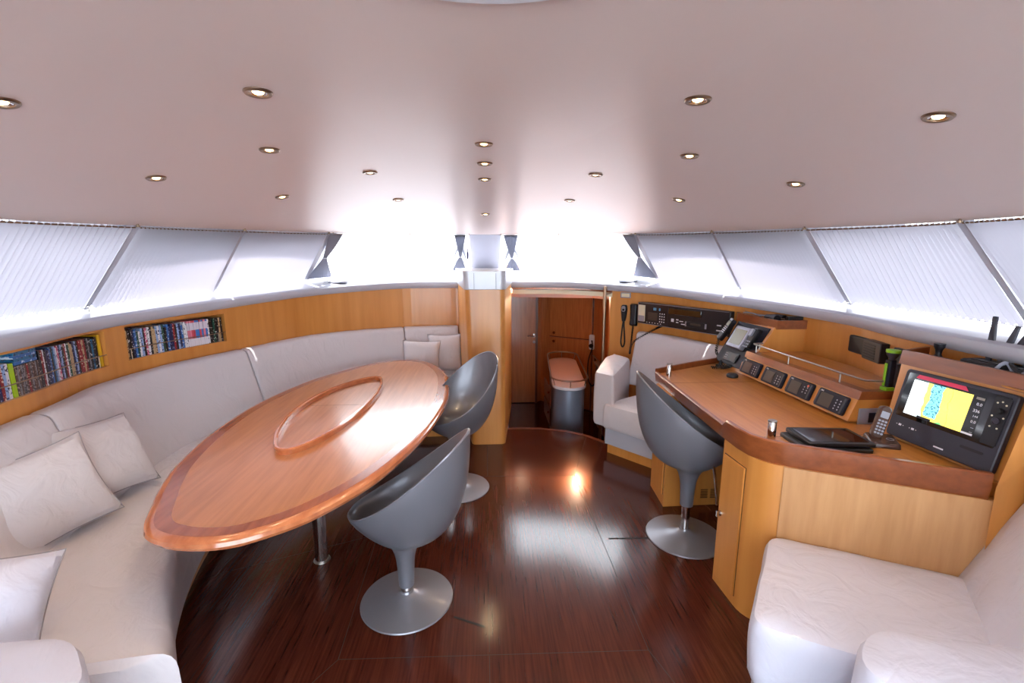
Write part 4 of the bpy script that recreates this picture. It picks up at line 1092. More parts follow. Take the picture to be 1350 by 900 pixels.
# forward pod with the navigation unit
pod = empty('forward_pod', 'tall wooden pod with red rim at the far end of the chart desk', 'console', loc=(2.15, 3.35, DZ))
mb = MB()
mb.loft([[(1.87, 3.13, DZ), (1.90, 3.56, DZ), (2.12, 3.64, DZ), (2.3, 3.2, DZ), (2.33, 3.13, DZ)], [(2.075, 3.125, 1.20), (2.075, 3.58, 1.20), (2.10, 3.66, 1.20), (2.29, 3.25, 1.20), (2.31, 3.125, 1.20)]])
local(mb, pod).build('pod_body', 'honey', pod, smooth=False)
rimP = [(2.09, 3.66), (2.062, 3.60), (2.085, 3.115), (2.33, 3.115)]
R = []
for i, p in enumerate(rimP):
    a = Vector(rimP[max(i - 1, 0)]); b = Vector(rimP[min(i + 1, 3)]); t = (b - a).normalized(); q = Vector((-t.y, t.x)) * .022
    if i == 2: q = Vector((.022, .022))
    R.append([(p[0], p[1], 1.195), (p[0], p[1], 1.258), (p[0] + q.x, p[1] + q.y, 1.258), (p[0] + q.x, p[1] + q.y, 1.195)])
local(MB().loft(R), pod).build('pod_rim', 'trim', pod, smooth=False)
# navigation unit panel
up = Vector((.19, 0, .34)).normalized(); F = frame((1.985, 3.355, 1.03), (0.03, -1, 0), up)
nav = empty('navigation_unit', 'black radio and navigation panel with grey-green screen on the forward pod', 'navigation unit', Mx=F)
MB().rbox((0, 0, .010), (.40, .36, .016), .006, ch=.002).build('panel', 'navy', nav)
MB().rbox((-.03, .045, .035), (.19, .18, .045), .008, ch=.006).build('screen_housing', 'silver', nav)
MB().rbox((-.03, .045, .058), (.145, .128, .002), .003).build('screen', 'lcdgreen', nav, smooth=False)
MB().rbox((.11, .07, .030), (.07, .16, .045), .015, ch=.008).build('handset_cradle', 'black', nav)
MB().rbox((.095, .105, .060), (.035, .06, .014), .008, ch=.004).build('silver_clip', 'silver', nav)
bt = MB()
for a in range(3):
    for b in range(3): bt.lathe([(.001, 0), (.006, 0), (.006, .003), (.001, .003)], (.085 + a * .02, .035 - b * .022, .053), 8)
bt.build('key_pad', 'silver', nav)
MB().rbox((-.02, -.115, .022), (.17, .075, .012), .005, ch=.002).build('lower_display_case', 'black', nav)
MB().rbox((.02, -.115, .029), (.065, .05, .002), .003).build('lower_screen', 'lcd', nav, smooth=False)
bt = MB()
for b in range(3):
    for a in range(2): bt.lathe([(.001, 0), (.004, 0), (.004, .002), (.001, .002)], (-.085 + a * .018, -.095 - b * .018, .028), 8)
bt.build('small_buttons', 'print', nav)
# VHF handset hanging on its left with coiled cord
F2 = F @ T3((-.235, .075, .03)) @ Matrix.Rotation(math.radians(-12), 4, 'Z')
hs = empty('radio_handset', 'black radio handset with small screen and keypad at the left of the navigation panel', 'handset', 'black handsets', Mx=F2)
MB().rbox((0, 0, .02), (.062, .20, .035), .022, ch=.008).build('handset_body', 'black', hs)
MB().rbox((0, .055, .040), (.04, .04, .002), .003).build('screen', 'lcdgreen', hs, smooth=False)
bt = MB()
for a in range(3):
    for b in range(4): bt.rbox((-.015 + a * .015, .02 - b * .016, .0395), (.010, .008, .003), .002)
bt.build('keypad', 'print', hs)
MB().rbox((.005, .093, .042), (.03, .018, .006), .006).build('speaker_cap', 'silver', hs)
def coil(name, pts, r, turns, wire, label, cat='cord', group=None, mat='rubber'):
    pts = catmull(pts, 10); n = turns * 8; out = []
    for i in range(n + 1):
        s = i / n * (len(pts) - 1); k = min(int(s), len(pts) - 2); p = pts[k].lerp(pts[k + 1], s - k); t = (pts[k + 1] - pts[k]).normalized()
        a = t.cross(Vector((0, 0, 1)) if abs(t.z) < .9 else Vector((1, 0, 0))).normalized(); b = t.cross(a); th = 2 * PI * i / 8
        out.append(p + a * r * math.cos(th) + b * r * math.sin(th))
    root = empty(name, label, cat, group, loc=tuple(pts[0]))
    MB().tube([p - root.location for p in out], wire, 5).build('coiled_lead', mat, root); return root
p0 = F2 @ Vector((0, -.10, .02))
coil('coiled_cord', [p0, p0 + Vector((-.01, .0, -.10)), (1.90, 3.50, .89), (1.84, 3.40, .876), (1.80, 3.36, .876), (1.88, 3.32, .88), (1.80, 3.28, .876), (1.72, 3.30, .876)], .009, 46, .0035, 'black coiled cord of the handset, bunched on the far corner of the desk')
pk = MB().lathe([(.001, 0), (.036, 0), (.04, .006), (.038, .018), (.03, .026), (.001, .028)], n=28).build('mouse_puck', 'black'); pk.location = (1.76, 3.07, DZ); tag(pk, 'small round black puck lying on the desk beside the displays', 'puck')
# clutter on top of the forward pod
tr = empty('binoculars', 'black compact binoculars lying on top of the forward pod', 'binoculars', loc=(2.19, 3.30, 1.20))
for dx in (-.03, .03): MB().tube([(dx, -.06, .055), (dx, .0, .058), (dx, .07, .055)], [.026, .024, .018], 14).build('barrel', 'black', tr)
MB().box((0, .0, .058), (.05, .05, .02)).build('bridge', 'navy', tr)
cd = empty('tangled_cable', 'white and grey cable tangle on top of the forward pod', 'cable', loc=(2.13, 3.50, 1.20))
MB().tube(catmull([(-.02, .10, .06), (0, .02, .065), (.03, -.06, .05), (.0, -.10, .062), (.04, -.16, .06), (.07, -.2, .05)], 6), .005, 6).build('lead', 'cable', cd)
MB().tube(catmull([(.0, .11, .07), (.02, .05, .06), (.02, -.04, .062), (.05, -.1, .06), (.03, -.2, .055), (.08, -.28, .055)], 6), .004, 6).build('second_lead', 'nickel', cd)
bx = empty('black_plug_box', 'small black box with a red end on the near edge of the forward pod top', 'box', loc=(2.25, 3.17, 1.22))
MB().rbox((0, 0, .045), (.12, .035, .03), .005).build('box_body', 'black', bx); MB().rbox((.07, 0, .045), (.025, .034, .028), .004).build('red_end', 'red', bx)
struct_tray = local(MB().prism([(2.08, 3.13), (2.31, 3.13), (2.29, 3.25), (2.1, 3.65), (2.08, 3.58)], 1.20, 1.206), pod).build('pod_tray', 'honey_h', pod, smooth=False)

# near pod with the chart plotter
X0, X1 = 1.925, 2.015
np_ = empty('near_pod', 'wooden pod with red rim holding the chart plotter', 'console', loc=(2.05, 1.75, DZ))
mb = MB(); mb.loft([[(1.925, 1.995, DZ), (1.955, 1.45, DZ), (2.12, 1.44, DZ), (2.17, 2.1, DZ)], [(1.992, 2.02, 1.205), (2.025, 1.46, 1.205), (2.13, 1.46, 1.205), (2.2, 2.1, 1.205)]])
local(mb, np_).build('pod_body', 'honey', np_, smooth=False)
rimP = [(2.19, 2.12), (1.99, 2.035), (2.02, 1.40), (2.16, 1.38)]
R = []
for i, p in enumerate(rimP):
    a = Vector(rimP[max(i - 1, 0)]); b = Vector(rimP[min(i + 1, 3)]); t = (b - a).normalized(); q = Vector((-t.y, t.x)) * .028
    R.append([(p[0], p[1], 1.20), (p[0] + q.x * .35, p[1] + q.y * .35, 1.266), (p[0] + q.x, p[1] + q.y, 1.266), (p[0] + q.x, p[1] + q.y, 1.20)])
local(MB().loft(R), np_).build('pod_rim', 'trim', np_, smooth=False)
sp = MB(); sp.loft([[(1.90, 1.455, .0), (2.14, 1.40, .0), (2.16, 1.44, .0), (1.94, 1.48, .0)], [(1.88, 1.455, DZ), (2.14, 1.40, DZ), (2.16, 1.44, DZ), (1.93, 1.48, DZ)], [(1.955, 1.452, 1.21), (2.14, 1.40, 1.21), (2.16, 1.44, 1.21), (2.0, 1.47, 1.21)]])
local(sp, np_).build('side_cheek', 'honey', np_, smooth=False)
# plotter
TL = Vector((1.98, 1.96, 1.19)); _a, _t = math.radians(3), math.radians(12)
xx = Vector((math.sin(_a), -math.cos(_a), 0)); uu = Vector((math.cos(_a) * math.sin(_t), math.sin(_a) * math.sin(_t), math.cos(_t)))
PW, PH = .44, .32
F = frame(TL, xx, uu); F.translation = TL - uu * PH / 2 + xx * PW / 2 - F.col[2].xyz * .008
pl_ = empty('chart_plotter', 'large black chart plotter showing a yellow and blue map', 'plotter', Mx=F)
MB().rbox((0, 0, .012), (PW, PH, .024), .016, ch=.004).build('bezel', 'bezel', pl_)
MB().rbox((.0, .043, .0245), (.40, .205, .004), .006).build('glass_face', 'gloss', pl_, smooth=False)
def mat_map():
    m, n, l, b = new_mat('chart_screen')
    def mk(t): return n.new(t)
    tc = mk('ShaderNodeTexCoord'); sx = mk('ShaderNodeSeparateXYZ'); l.new(tc.outputs['Object'], sx.inputs[0])
    nz = mk('ShaderNodeTexNoise'); nz.inputs['Scale'].default_value = 28; l.new(tc.outputs['Object'], nz.inputs['Vector'])
    def math_(op, a, b_): 
        k = mk('ShaderNodeMath'); k.operation = op
        for i, v in enumerate((a, b_)):
            if isinstance(v, (int, float)): k.inputs[i].default_value = v
            else: l.new(v, k.inputs[i])
        return k.outputs[0]
    wob = math_('MULTIPLY', math_('SUBTRACT', nz.outputs['Fac'], .5), .03)
    X = math_('ADD', sx.outputs['X'], wob); Y = math_('ADD', sx.outputs['Y'], wob)
    cols = {'sea': rgb(205, 238, 242), 'white': rgb(244, 250, 250), 'land': rgb(250, 226, 96), 'town': rgb(120, 205, 215), 'dk': rgb(40, 100, 120), 'grn': rgb(110, 190, 110)}
    def mixc(fac, a, b_):
        k = mk('ShaderNodeMix'); k.data_type = 'RGBA'
        l.new(fac, k.inputs[0])
        for i, v in ((6, a), (7, b_)):
            if isinstance(v, tuple): k.inputs[i].default_value = v
            else: l.new(v, k.inputs[i])
        return k.outputs[2]
    # open sea, white then pale blue towards the coast
    c = mixc(math_('GREATER_THAN', X, -.122), cols['white'], cols['sea'])
    coast = math_('GREATER_THAN', math_('ADD', X, math_('MULTIPLY', Y, .10)), -.094)
    c = mixc(coast, c, cols['land'])
    n2 = mk('ShaderNodeTexNoise'); n2.inputs['Scale'].default_value = 110; l.new(tc.outputs['Object'], n2.inputs['Vector'])
    town = math_('MULTIPLY', math_('MULTIPLY', math_('GREATER_THAN', X, -.082), math_('LESS_THAN', X, -.030)), math_('MULTIPLY', math_('GREATER_THAN', Y, -.025), math_('LESS_THAN', Y, .125)))
    tcol = mixc(math_('GREATER_THAN', n2.outputs['Fac'], .57), cols['town'], cols['dk'])
    c = mixc(town, c, tcol)
    bay = math_('LESS_THAN', math_('ADD', math_('POWER', math_('SUBTRACT', X, -.01), 2), math_('POWER', math_('SUBTRACT', Y, -.075), 2)), .0011)
    bay2 = math_('LESS_THAN', math_('ADD', math_('POWER', math_('SUBTRACT', X, -.01), 2), math_('POWER', math_('SUBTRACT', Y, -.075), 2)), .0017)
    c = mixc(bay2, c, cols['grn']); c = mixc(bay, c, cols['sea'])
    rd = math_('LESS_THAN', math_('ABSOLUTE', math_('SUBTRACT', X, math_('ADD', .012, math_('MULTIPLY', Y, -.12))), 0.0) , .0009)
    c = mixc(rd, c, rgb(120, 110, 60))
    b.inputs['Base Color'].default_value = (0, 0, 0, 1); b.inputs['Roughness'].default_value = .15
    l.new(c, b.inputs['Emission Color']); b.inputs['Emission Strength'].default_value = .46
    return m
M['map'] = mat_map()
MB().box((-.045, .040, .0268), (.245, .160, .001)).build('map_screen', 'map', pl_, smooth=False)
M['screenblack'] = plain('screen_black', rgb(16, 12, 14), .15)
MB().box((.1, .040, .0268), (.045, .160, .001)).build('data_column', 'screenblack', pl_, smooth=False)
for k, (s, sz, y) in enumerate((('0.0', .017, .083), ('336', .017, .055), ('144', .013, .034), ('0.0', .016, .010), ('---', .012, -.012), ('---', .012, -.03))):
    text(s, sz, T3((.118, y, .0276)), 'print', pl_, 'readout', 'RIGHT')
MB().box((.105, .112, .0274), (.03, .010, .001)).build('status_tab', 'shelfgrey', pl_, smooth=False)
MB().add([(-.165, .128, .027), (.055, .128, .027), (.04, .145, .027), (-.155, .145, .027)], [(0, 1, 2, 3)]).build('red_banner', 'red', pl_, smooth=False)
MB().box((.1, -.037, .0275), (.042, .008, .001)).build('footer_bar', 'print', pl_, smooth=False)
MB().box((-.075, -.037, .0275), (.06, .010, .001)).build('dark_tab', 'bezel', pl_, smooth=False)
kp = MB().rbox((.178, .043, .0255), (.055, .19, .004), .006).build('keypad_panel', 'black', pl_, smooth=False)
MB().lathe([(.001, 0), (.013, 0), (.012, .012), (.001, .013)], (.178, .085, .0275), 20).build('rotary_knob', 'rubber', pl_)
MB().lathe([(.012, 0), (.014, .003), (.012, .004), (.010, .001)], (.178, .045, .0275), 24).build('cursor_ring', 'bezel', pl_)
bt = MB()
for a, b in ((.163, .115), (.178, .122), (.193, .112), (.160, .062), (.198, .062), (.165, .02), (.190, .018)): bt.lathe([(.001, 0), (.0035, 0), (.0035, .001), (.001, .001)], (a, b, .0275), 8)
bt.build('key_dots', 'cream', pl_)
for a in (-.165, -.105):
    MB().box((a, -.098, .0243), (.012, .009, .001)).build('symbol_mark', 'print', pl_, smooth=False)
    MB().box((a - .015, -.098, .0243), (.004, .003, .001)).box((a + .015, -.098, .0243), (.004, .003, .001)).build('arrow_mark', 'print', pl_, smooth=False)
MB().rbox((.135, -.093, .0245), (.085, .011, .002), .005).build('card_slot', 'rubber', pl_, smooth=False)
MB().box((.02, -.135, .0243), (.04, .006, .001)).build('symbol_mark', 'print', pl_, smooth=False)

# things standing on the near pod
tray = local(MB().prism([(1.99, 1.42), (2.15, 1.40), (2.21, 2.1), (2.06, 2.03)], 1.205, 1.212), np_).build('pod_tray', 'honey_h', np_, smooth=False)
kn = empty('knob_mount', 'black ball-topped mount standing behind the chart plotter rim', 'mount', loc=(2.10, 1.955, 1.21))
MB().lathe([(.001, 0), (.034, 0), (.036, .012), (.03, .03), (.016, .04), (.011, .05), (.014, .07), (.021, .085), (.022, .10), (.001, .102)], n=24).build('mount_body', 'black', kn)
rt = empty('router', 'flat black router with four antennas on top of the near pod', 'router', loc=(2.115, 1.70, 1.235))
MB().rbox((0, 0, .022), (.10, .26, .028), .012, ch=.006).build('router_case', 'black', rt)
MB().rbox((0, 0, .037), (.07, .20, .004), .01).build('router_lid', 'gloss', rt)
for y, ty, h in ((.085, .02, .20), (.045, -.03, .17), (.02, -.05, .16), (-.045, -.06, .20)):
    R = []
    for k in range(7):
        t = k / 6; wd = .008 + .004 * math.sin(PI * min(1, t * 1.1)); cxv = .035 + .02 * t; cy = y + ty * t; z = .02 + h * t
        R.append([(cxv - .006, cy - wd, z), (cxv + .006, cy - wd, z), (cxv + .006, cy + wd, z), (cxv - .006, cy + wd, z)])
    MB().loft(R).build('antenna', 'bezel', rt, bevel=.002)
cb = empty('cable_bundle', 'bundle of grey and black cables in front of the router', 'cable', loc=(2.05, 1.60, 1.215))
MB().tube(catmull([(0, .08, .03), (.01, .05, .075), (.02, .03, .05), (.0, .0, .03), (.02, -.04, .06), (.04, -.08, .03)], 6), .007, 6).build('grey_lead', 'cable', cb)
MB().tube(catmull([(.01, .06, .03), (.02, .04, .07), (.0, .01, .065), (.01, -.03, .03), (.03, -.07, .055), (.05, -.12, .04)], 6), .008, 6).build('black_lead', 'rubber', cb)
MB().tube(catmull([(.02, .0, .03), (.03, -.05, .08), (.02, -.10, .06), (.04, -.13, .03)], 6), .009, 6).build('thick_lead', 'black', cb)
# clamp torch on the shelf rail
ctc = empty('clamp_torch', 'black and lime green clamp torch standing on the rail at the shelf end', 'torch', loc=(2.05, 2.15, SZ))
MB().rbox((-.012, 0, .082), (.008, .014, .12), .003).build('spine', 'green', ctc, bevel=.003)
MB().rbox((.008, -.004, .085), (.036, .034, .15), .008).build('grip', 'navy', ctc, bevel=.004)
MB().rbox((.034, -.014, .075), (.020, .026, .13), .008).build('lever', 'bezel', ctc, bevel=.004)
MB().lathe([(.001, .155), (.010, .155), (.014, .165), (.026, .185), (.029, .20), (.001, .20)], (.012, -.004, 0), 20).build('lamp_head', 'bezel', ctc)
MB().lathe([(.001, .198), (.031, .198), (.031, .212), (.001, .212)], (.012, -.004, 0), 20).build('lamp_cap', 'green', ctc)
MB().rbox((.0, -.012, .012), (.05, .04, .018), .006).build('foot', 'green', ctc, bevel=.003)
# speakers and intercom on the wall behind the shelf
for k, (L, wd, ht, nm, lb, dp) in enumerate(((4.25, .165, .105, 'wall_speaker', 'plain black speaker on the right wall, the left one of three', .02), (4.055, .18, .115, 'ribbed_intercom', 'black ribbed intercom speaker on the right wall between two plain ones', .045), (3.84, .14, .105, 'wall_speaker', 'plain black speaker on the right wall, partly hidden by the near pod', .02))):
    F = wall_frame(1, L, 1.17, .002); r = empty(nm, lb, 'speaker', None, Mx=F)
    MB().rbox((0, 0, dp / 2), (wd, ht, dp), .008, ch=.004).build('case', 'black', r)
    if k == 1:
        for q in range(6): MB().box((-.015, .036 - q * .015, dp + .0015), (.115, .006, .004)).build('rib', 'navy', r, smooth=False)
    else: MB().rbox((0, 0, dp + .001), (wd - .02, ht - .02, .002), .006).build('grille', 'rubber', r, smooth=False)
# steel cylinders at the desk corners
for (x, y), lb in (((1.315, 3.12), 'short steel cylinder standing at the far inboard corner of the chart desk'), ((1.335, 1.955), 'short steel cylinder standing by the raised fiddle near the tablets')):
    r = empty('steel_cylinder', lb, 'cylinder', 'steel cylinders on the desk', loc=(x, y, DZ))
    MB().lathe([(.001, 0), (.019, 0), (.019, .085), (.0165, .089), (.014, .087), (.014, .08), (.001, .08)], n=28).build('sleeve', 'chrome', r)
    MB().lathe([(.0165, .086), (.0195, .086), (.0195, .093), (.0165, .093)], n=28).build('end_ring', 'steel', r)
# tablets
for k, (a, z, lb, nm) in enumerate((((1.545, 1.885), DZ + .001, 'black tablet case underneath the other tablet on the desk', 'tablet_case'), ((1.575, 1.90), DZ + .020, 'black tablet with shiny screen, the upper one on the desk', 'tablet'))):
    F = frame((a[0], a[1], z), (.995, -.10, 0), (.10 + .28, .95, 0)); r = empty(nm, lb, 'tablet', None, Mx=F)
    w, h = (.29, .20) if k else (.30, .205)
    MB().rbox((0, 0, .008), (w, h, .016), .012, ch=.003).build('body', 'black', r)
    if k: MB().rbox((0.0, .0, .0165), (w - .04, h - .04, .001), .003).build('screen', 'gloss', r, smooth=False)
    else: MB().rbox((-.1, 0, .0165), (.06, .12, .001), .003).build('flap', 'rubber', r, smooth=False)
# cordless phone in its cradle
F = frame((1.80, 1.865, DZ), (.93, -.36, 0), (.36, .93, 0))
ck = empty('phone_cradle', 'brown phone charging cradle on the desk in front of the plotter', 'cradle', Mx=F)
mb = MB(); mb.loft([[Vector((x, y, 0)) for x, y in rrect(.12, .10, .012)], [Vector((x * .96, y * .96, .018 + .012 * (y + .05) / .1)) for x, y in rrect(.12, .10, .012)], [Vector((x * .88, y * .88, .024 + .014 * (y + .05) / .1)) for x, y in rrect(.12, .10, .012)]])
mb.build('cradle_body', 'brown', ck)
MB().tube([(.028 + .014 * math.cos(t), -.008 + .014 * math.sin(t), .032) for t in [2 * PI * k / 20 for k in range(20)]], .0012, 5, loop=True).build('ring_mark', 'silver', ck)
ph = empty('cordless_phone', 'black cordless phone with keypad standing in its brown cradle', 'phone', Mx=frame((1.80, 1.875, DZ + .022), (.88, -.36, -.28), (.36, .10, .93)) @ T3((-.022, .075, .004)))
MB().rbox((0, 0, 0), (.048, .155, .026), .02, ch=.006).build('phone_body', 'brown', ph)
MB().rbox((0, .036, .0135), (.032, .03, .001), .003).build('phone_screen', 'silver', ph, smooth=False)
bt = MB()
for a in range(3):
    for b in range(5): bt.rbox((-.013 + a * .013, .006 - b * .0145, .0138), (.0095, .009, .002), .003)
bt.build('keypad', 'silver', ph)

# ---------------------------------------------------------------- radio panel and handsets on the forward right wall
pA, _, nA = wall_at(1, 5.36); pB, _, nB = wall_at(1, 6.40)
xx = Vector((pA.x - pB.x, pA.y - pB.y, 0)).normalized(); wdt = math.hypot(pA.x - pB.x, pA.y - pB.y)
F = frame(((pA.x + pB.x) / 2, (pA.y + pB.y) / 2, 1.148), xx, (0, 0, 1))
F = F @ T3((0, 0, .055))
rp = empty('radio_unit', 'long black panel with radio, keypad and cassette player on the forward right wall', 'radio panel', Mx=F)
hw = wdt / 2
mb = MB().rbox((0, 0, -.03), (wdt, .215, .06), .004, ch=.003).build('panel_body', 'black', rp)
MB().box((-hw + .006, 0, .002), (.006, .20, .003)).box((0, -.103, .002), (wdt - .02, .004, .003)).box((0, .103, .002), (wdt - .02, .003, .003)).build('panel_frame', 'silver', rp, smooth=False)
MB().rbox((-hw + .058, -.0, .003), (.085, .165, .006), .004).build('paper_label', 'cream', rp, smooth=False)
MB().rbox((-hw + .058, -.055, .0065), (.078, .06, .001), .002).build('lower_label', 'silver', rp, smooth=False)
MB().rbox((-hw + .20, -.02, .003), (.115, .075, .004), .003).build('radio_screen', 'lcd', rp, smooth=False)
MB().rbox((-hw + .225, .055, .002), (.035, .026, .003), .003).rbox((-hw + .285, .055, .002), (.016, .026, .003), .003).build('blue_mark', 'blueprint', rp, smooth=False)
bt = MB()
for a in range(3):
    for b in range(4): bt.box((-hw + .292 + a * .026, .015 - b * .026, .002), (.008, .010, .003))
bt.build('number_keys', 'print', rp, smooth=False)
bt = MB()
for i in range(6): bt.box((-hw + .13 + i * .035, -.085, .002), (.012, .005, .003))
bt.build('function_keys', 'print', rp, smooth=False)
MB().box((-hw + .385, 0, .002), (.002, .2, .004)).build('division_line', 'bezel', rp, smooth=False)
MB().rbox((.06, .055, .004), (.36, .055, .010), .004, ch=.002).build('cd_player', 'gloss', rp)
text('Pioneer', .02, T3((-hw + .415, .062, .002)), 'print', rp, 'brand_mark')
for i, (a, b, c, d_) in enumerate(((-.07, -.03, .03, .03), (-.015, -.02, .025, .01), (-.015, -.045, .025, .008), (.03, -.03, .04, .008), (.05, -.055, .04, .008), (.44 - .02, -.02, .04, .010), (.44 - .02, -.065, .045, .010))):
    MB().box((a, b, .002), (c, d_, .003)).build('panel_symbol', 'print', rp, smooth=False)
MB().rbox((.19, -.045, .006), (.20, .05, .012), .022, ch=.004).build('cassette_player', 'rubber', rp)
MB().rbox((.19, -.04, .013), (.11, .018, .002), .003).build('cassette_window', 'lcd', rp, smooth=False)
for s in (-1, 1): MB().rbox((.19 + s * .105, -.045, .008), (.012, .045, .008), .005).build('side_bracket', 'silver', rp)
# wall plate
F = wall_frame(1, 6.575, 1.315, .002); r = empty('wall_plate', 'small framed metal plate above the two wall handsets', 'plate', Mx=F)
MB().rbox((0, 0, .005), (.11, .058, .010), .006, ch=.002).build('plate_frame', 'silver', r); MB().rbox((0, 0, .0105), (.085, .036, .001), .003).build('plate_face', 'cream', r, smooth=False)
# left handset with silver head and hanging loop
F = wall_frame(1, 6.58, 1.13, .004); r = empty('wall_handset', 'black handset with silver head and hanging loop, the left one on the wall', 'handset', 'black handsets', Mx=F)
mb = MB(); R = []
for y, w in ((.085, .018), (.075, .028), (.04, .033), (.0, .030), (-.05, .023), (-.085, .017), (-.092, .01)): R.append([(x, y, z) for x, z in [(-w, .002), (-w, .028), (-w * .6, .042), (w * .6, .042), (w, .028), (w, .002)]])
mb.loft(R).build('handset_body', 'black', r, bevel=.003)
MB().rbox((0, .045, .043), (.042, .06, .004), .018).build('silver_head', 'silver', r); MB().lathe([(.001, 0), (.013, 0), (.012, .004), (.001, .005)], (0, .035, .045), 16).build('round_button', 'black', r)
MB().tube(catmull([(-.002, -.09, .02), (-.010, -.14, .018), (-.016, -.22, .018), (-.020, -.32, .018), (0, -.365, .018), (.02, -.32, .018), (.014, -.22, .018), (.006, -.15, .018), (.004, -.09, .02)], 6), .008, 8).build('hanging_loop', 'rubber', r)
F = wall_frame(1, 6.47, 1.115, .004); r = empty('telephone_handset', 'plain black telephone handset with coiled cord, the right one on the wall', 'handset', 'black handsets', Mx=F)
mb = MB(); R = []
for y, w, z in ((.115, .036, .03), (.105, .04, .055), (.05, .034, .055), (-.05, .033, .055), (-.10, .038, .058), (-.115, .034, .03)): R.append([(x, y, zz) for x, zz in [(-w, .002), (-w, z - .01), (-w * .7, z), (w * .7, z), (w, z - .01), (w, .002)]])
mb.loft(R).build('handset_body', 'black', r, bevel=.004)
p1 = F @ Vector((0, -.115, .03)); q_ = wall_frame(1, 6.22, .985, .06) @ Vector((0, 0, 0)); q0 = wall_frame(1, 6.40, .86, .17) @ Vector((0, 0, 0)); qb = wall_frame(1, 6.47, .72, .10) @ Vector((0, 0, 0))
qt = wall_frame(1, 6.12, 1.04, .05) @ Vector((0, 0, 0))
coil('coiled_cord', [p1, p1.lerp(qb, .5), qb, q0, q_, qt], .008, 60, .0034, 'black coiled cord draped over the settee back below the radio panel')

# ---------------------------------------------------------------- discs in the two niches
SP = {'navy': mat_spine('spine_navy', rgb(28, 34, 78), rgb(150, 165, 200), .62), 'black': mat_spine('spine_black', rgb(24, 22, 28), rgb(190, 186, 186), .64), 'white': mat_spine('spine_white', rgb(222, 222, 228), rgb(60, 60, 90), .60),
      'blue': mat_spine('spine_blue', rgb(52, 104, 172), rgb(210, 224, 240), .60), 'sky': mat_spine('spine_sky', rgb(146, 176, 220), rgb(40, 48, 90), .60), 'red': mat_spine('spine_red', rgb(140, 32, 38), rgb(220, 200, 180), .62),
      'green': mat_spine('spine_green', rgb(30, 74, 62), rgb(180, 200, 190), .62), 'tan': mat_spine('spine_tan', rgb(186, 160, 122), rgb(90, 66, 50), .6), 'brown': mat_spine('spine_brown', rgb(86, 66, 60), rgb(170, 150, 140), .6),
      'grey': mat_spine('spine_grey', rgb(126, 126, 134), rgb(60, 60, 66), .55), 'pink': mat_spine('spine_pink', rgb(196, 86, 120), rgb(235, 225, 230), .55), 'lime': plain('spine_lime', rgb(166, 204, 34), .35), 'yellow': plain('spine_yellow', rgb(226, 178, 40), .35),
      'teal': mat_spine('spine_teal', rgb(40, 110, 150), rgb(20, 40, 80), .58)}
ORD = 'first second third fourth fifth sixth seventh eighth ninth tenth eleventh twelfth thirteenth fourteenth fifteenth sixteenth seventeenth eighteenth nineteenth twentieth'.split()
def ordn(i):
    if i < 20: return ORD[i]
    t = (i + 1) // 10; u = (i + 1) % 10; T = {2: ('twenty', 'twentieth'), 3: ('thirty', 'thirtieth'), 4: ('forty', 'fortieth'), 5: ('fifty', 'fiftieth'), 6: ('sixty', 'sixtieth')}[t]
    return T[1] if u == 0 else T[0] + '-' + ORD[u - 1]
def disc_case(L, w, h, d, col, z, label, group, lean=0.0, setback=.02):
    F = wall_frame(-1, L, z, -setback - d / 2); name = 'disc_case'
    m = MB(); m.rbox((0, h / 2, 0), (w, h, d), .002, n=1)
    o = m.build(name, SP[col], None, smooth=False); M_ = F @ Matrix.Rotation(lean, 4, 'Z'); o.matrix_world = M_
    tag(o, label, 'disc case', group); return o
seq = ['tan', 'black', 'black', 'navy', 'blue', 'green', 'white', 'sky', 'black', 'pink', 'white', 'black', 'tan', 'tan', 'sky', 'white', 'sky', 'green', 'black', 'blue', 'navy', 'navy', 'red', 'black', 'sky', 'navy', 'blue', 'white', 'white']
seq += ['WP', 'WP', 'WR', 'WR', 'WB', 'WB', 'WR', 'WB', 'WP', 'WB', 'white'] + ['black', 'black', 'green', 'black', 'black', 'tan', 'black']
def mat_box_set(name, c2):
    m, n, l, b = new_mat(name); t = n.new('ShaderNodeTexCoord'); s = n.new('ShaderNodeSeparateXYZ'); l.new(t.outputs['Object'], s.inputs[0])
    r = n.new('ShaderNodeValToRGB'); r.color_ramp.interpolation = 'CONSTANT'; e = r.color_ramp.elements
    e[0].position = 0; e[0].color = rgb(226, 222, 230); e[1].position = .30; e[1].color = c2
    x = e.new(.64); x.color = rgb(214, 208, 222); x = e.new(.93); x.color = c2
    mp = n.new('ShaderNodeMath'); mp.operation = 'MULTIPLY'; mp.inputs[1].default_value = 1 / .19; l.new(s.outputs['Y'], mp.inputs[0]); l.new(mp.outputs[0], r.inputs['Fac'])
    l.new(r.outputs['Color'], b.inputs['Base Color']); b.inputs['Roughness'].default_value = .3; return m
SP['WP'] = mat_box_set('spine_set_pink', rgb(226, 130, 150)); SP['WR'] = mat_box_set('spine_set_rose', rgb(206, 80, 96)); SP['WB'] = mat_box_set('spine_set_blue', rgb(60, 120, 196))
CN = {'WP': 'white and pink', 'WR': 'white and rose', 'WB': 'white and blue', 'sky': 'pale blue', 'blue': 'mid blue', 'lime': 'lime green', 'teal': 'teal blue', 'tan': 'tan'}
Gf = 'disc cases in the forward niche'; Gn = 'disc cases in the near niche'
L = NICHE[1][0] + .016; rr = random.Random(3); i = 0
n_c = len(seq); pitch = (NICHE[1][1] - NICHE[1][0] - .03) / n_c
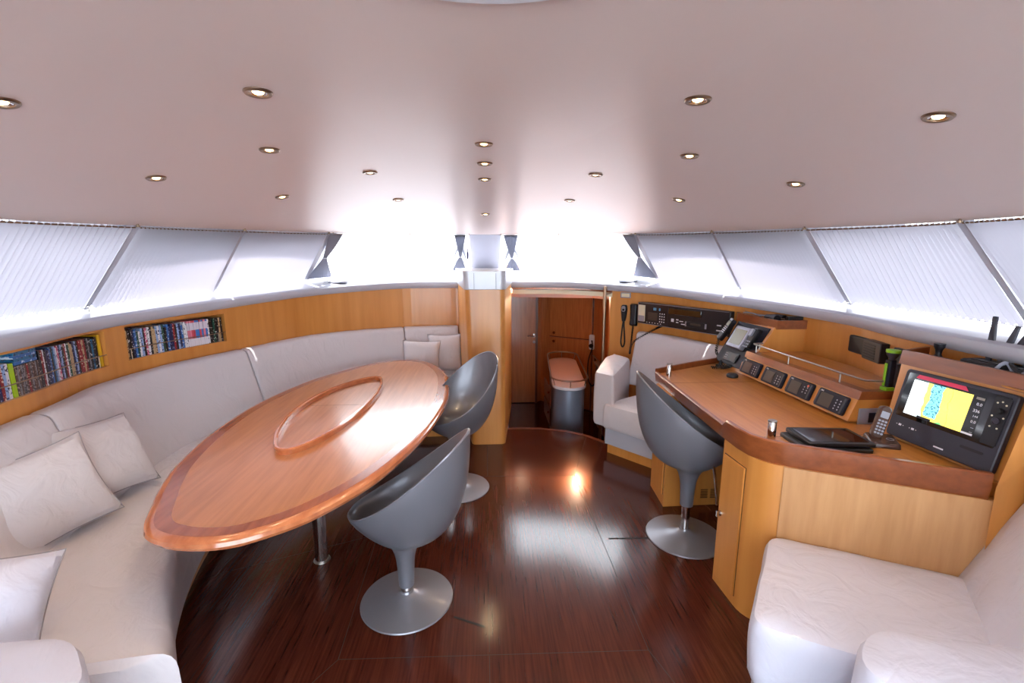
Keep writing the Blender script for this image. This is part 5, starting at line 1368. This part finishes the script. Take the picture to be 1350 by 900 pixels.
for i, c in enumerate(seq):
    h = .19 if rr.random() < .8 else .172
    if c in ('WP', 'WR', 'WB'): h = .192
    disc_case(NICHE[1][0] + .018 + pitch * (i + .5), pitch * .94, h, .13, c, NICHE[1][2], '%s disc case standing in the forward niche, %s from the left' % (CN.get(c, c), ordn(i)), Gf, lean=rr.uniform(-.012, .03))
# near niche: low blue-topped cases, a lime one, brown music cases with blue ones lying on top, tall cases, a yellow one last
near = []; L = 3.60
rr = random.Random(5)
for c in ('blue', 'white', 'teal', 'sky', 'white', 'brown', 'black', 'sky', 'brown', 'navy', 'red', 'sky', 'white'):
    near.append((L, .0155, .17, c)); L += .0165
near.append((L + .006, .024, .165, 'lime')); L += .034
for c in ('brown', 'grey', 'brown', 'grey', 'grey', 'brown', 'red', 'brown', 'grey', 'brown', 'brown', 'grey', 'brown', 'black'):
    near.append((L, .0108, .145, c)); L += .0118
Lm = L
tall = ['black', 'red', 'white', 'black', 'navy', 'navy', 'blue', 'black', 'teal', 'sky', 'white', 'pink', 'navy', 'sky', 'black', 'red', 'white', 'green', 'tan', 'tan', 'navy', 'sky', 'black', 'red', 'red', 'tan', 'red', 'black', 'grey', 'black', 'teal', 'black', 'black']
end = NICHE[0][1] - .04; pt = (end - L) / len(tall)
for c in tall: near.append((L, pt * .94, .19 if rr.random() < .85 else .18, c)); L += pt
near.append((NICHE[0][1] - .026, .017, .197, 'yellow'))
for i, (l, w, h, c) in enumerate(near):
    disc_case(l + w / 2, w, h, .13, c, NICHE[0][2], '%s disc case standing in the near niche, %s from the left' % (CN.get(c, c), ordn(i)), Gn, lean=rr.uniform(-.008, .02) if c != 'yellow' else .02)
for k in range(4):
    F = wall_frame(-1, Lm - .09, NICHE[0][2] + .150 + k * .0155, -.02 - .065)
    m = MB(); m.rbox((0, .007, 0), (.145, .0145, .13), .002, n=1); o = m.build('disc_case', SP['teal' if k % 2 else 'blue'], None, smooth=False); o.matrix_world = F
    tag(o, '%s disc case lying flat in the near niche, %s' % (('blue', 'teal')[k % 2], ['bottom of its pile', 'second from the bottom of its pile', 'third from the bottom of its pile', 'top of its pile'][k]), 'disc case', Gn)

for o in list(SC.objects):
    if o.parent is None and o.type in ('MESH', 'EMPTY') and 'category' not in o.keys() and 'kind' not in o.keys(): print('UNTAGGED', o.name)
for o in SC.objects:
    if 'label' in o.keys() and not 4 <= len(o['label'].split()) <= 16: print('LABEL', len(o['label'].split()), o['label'])
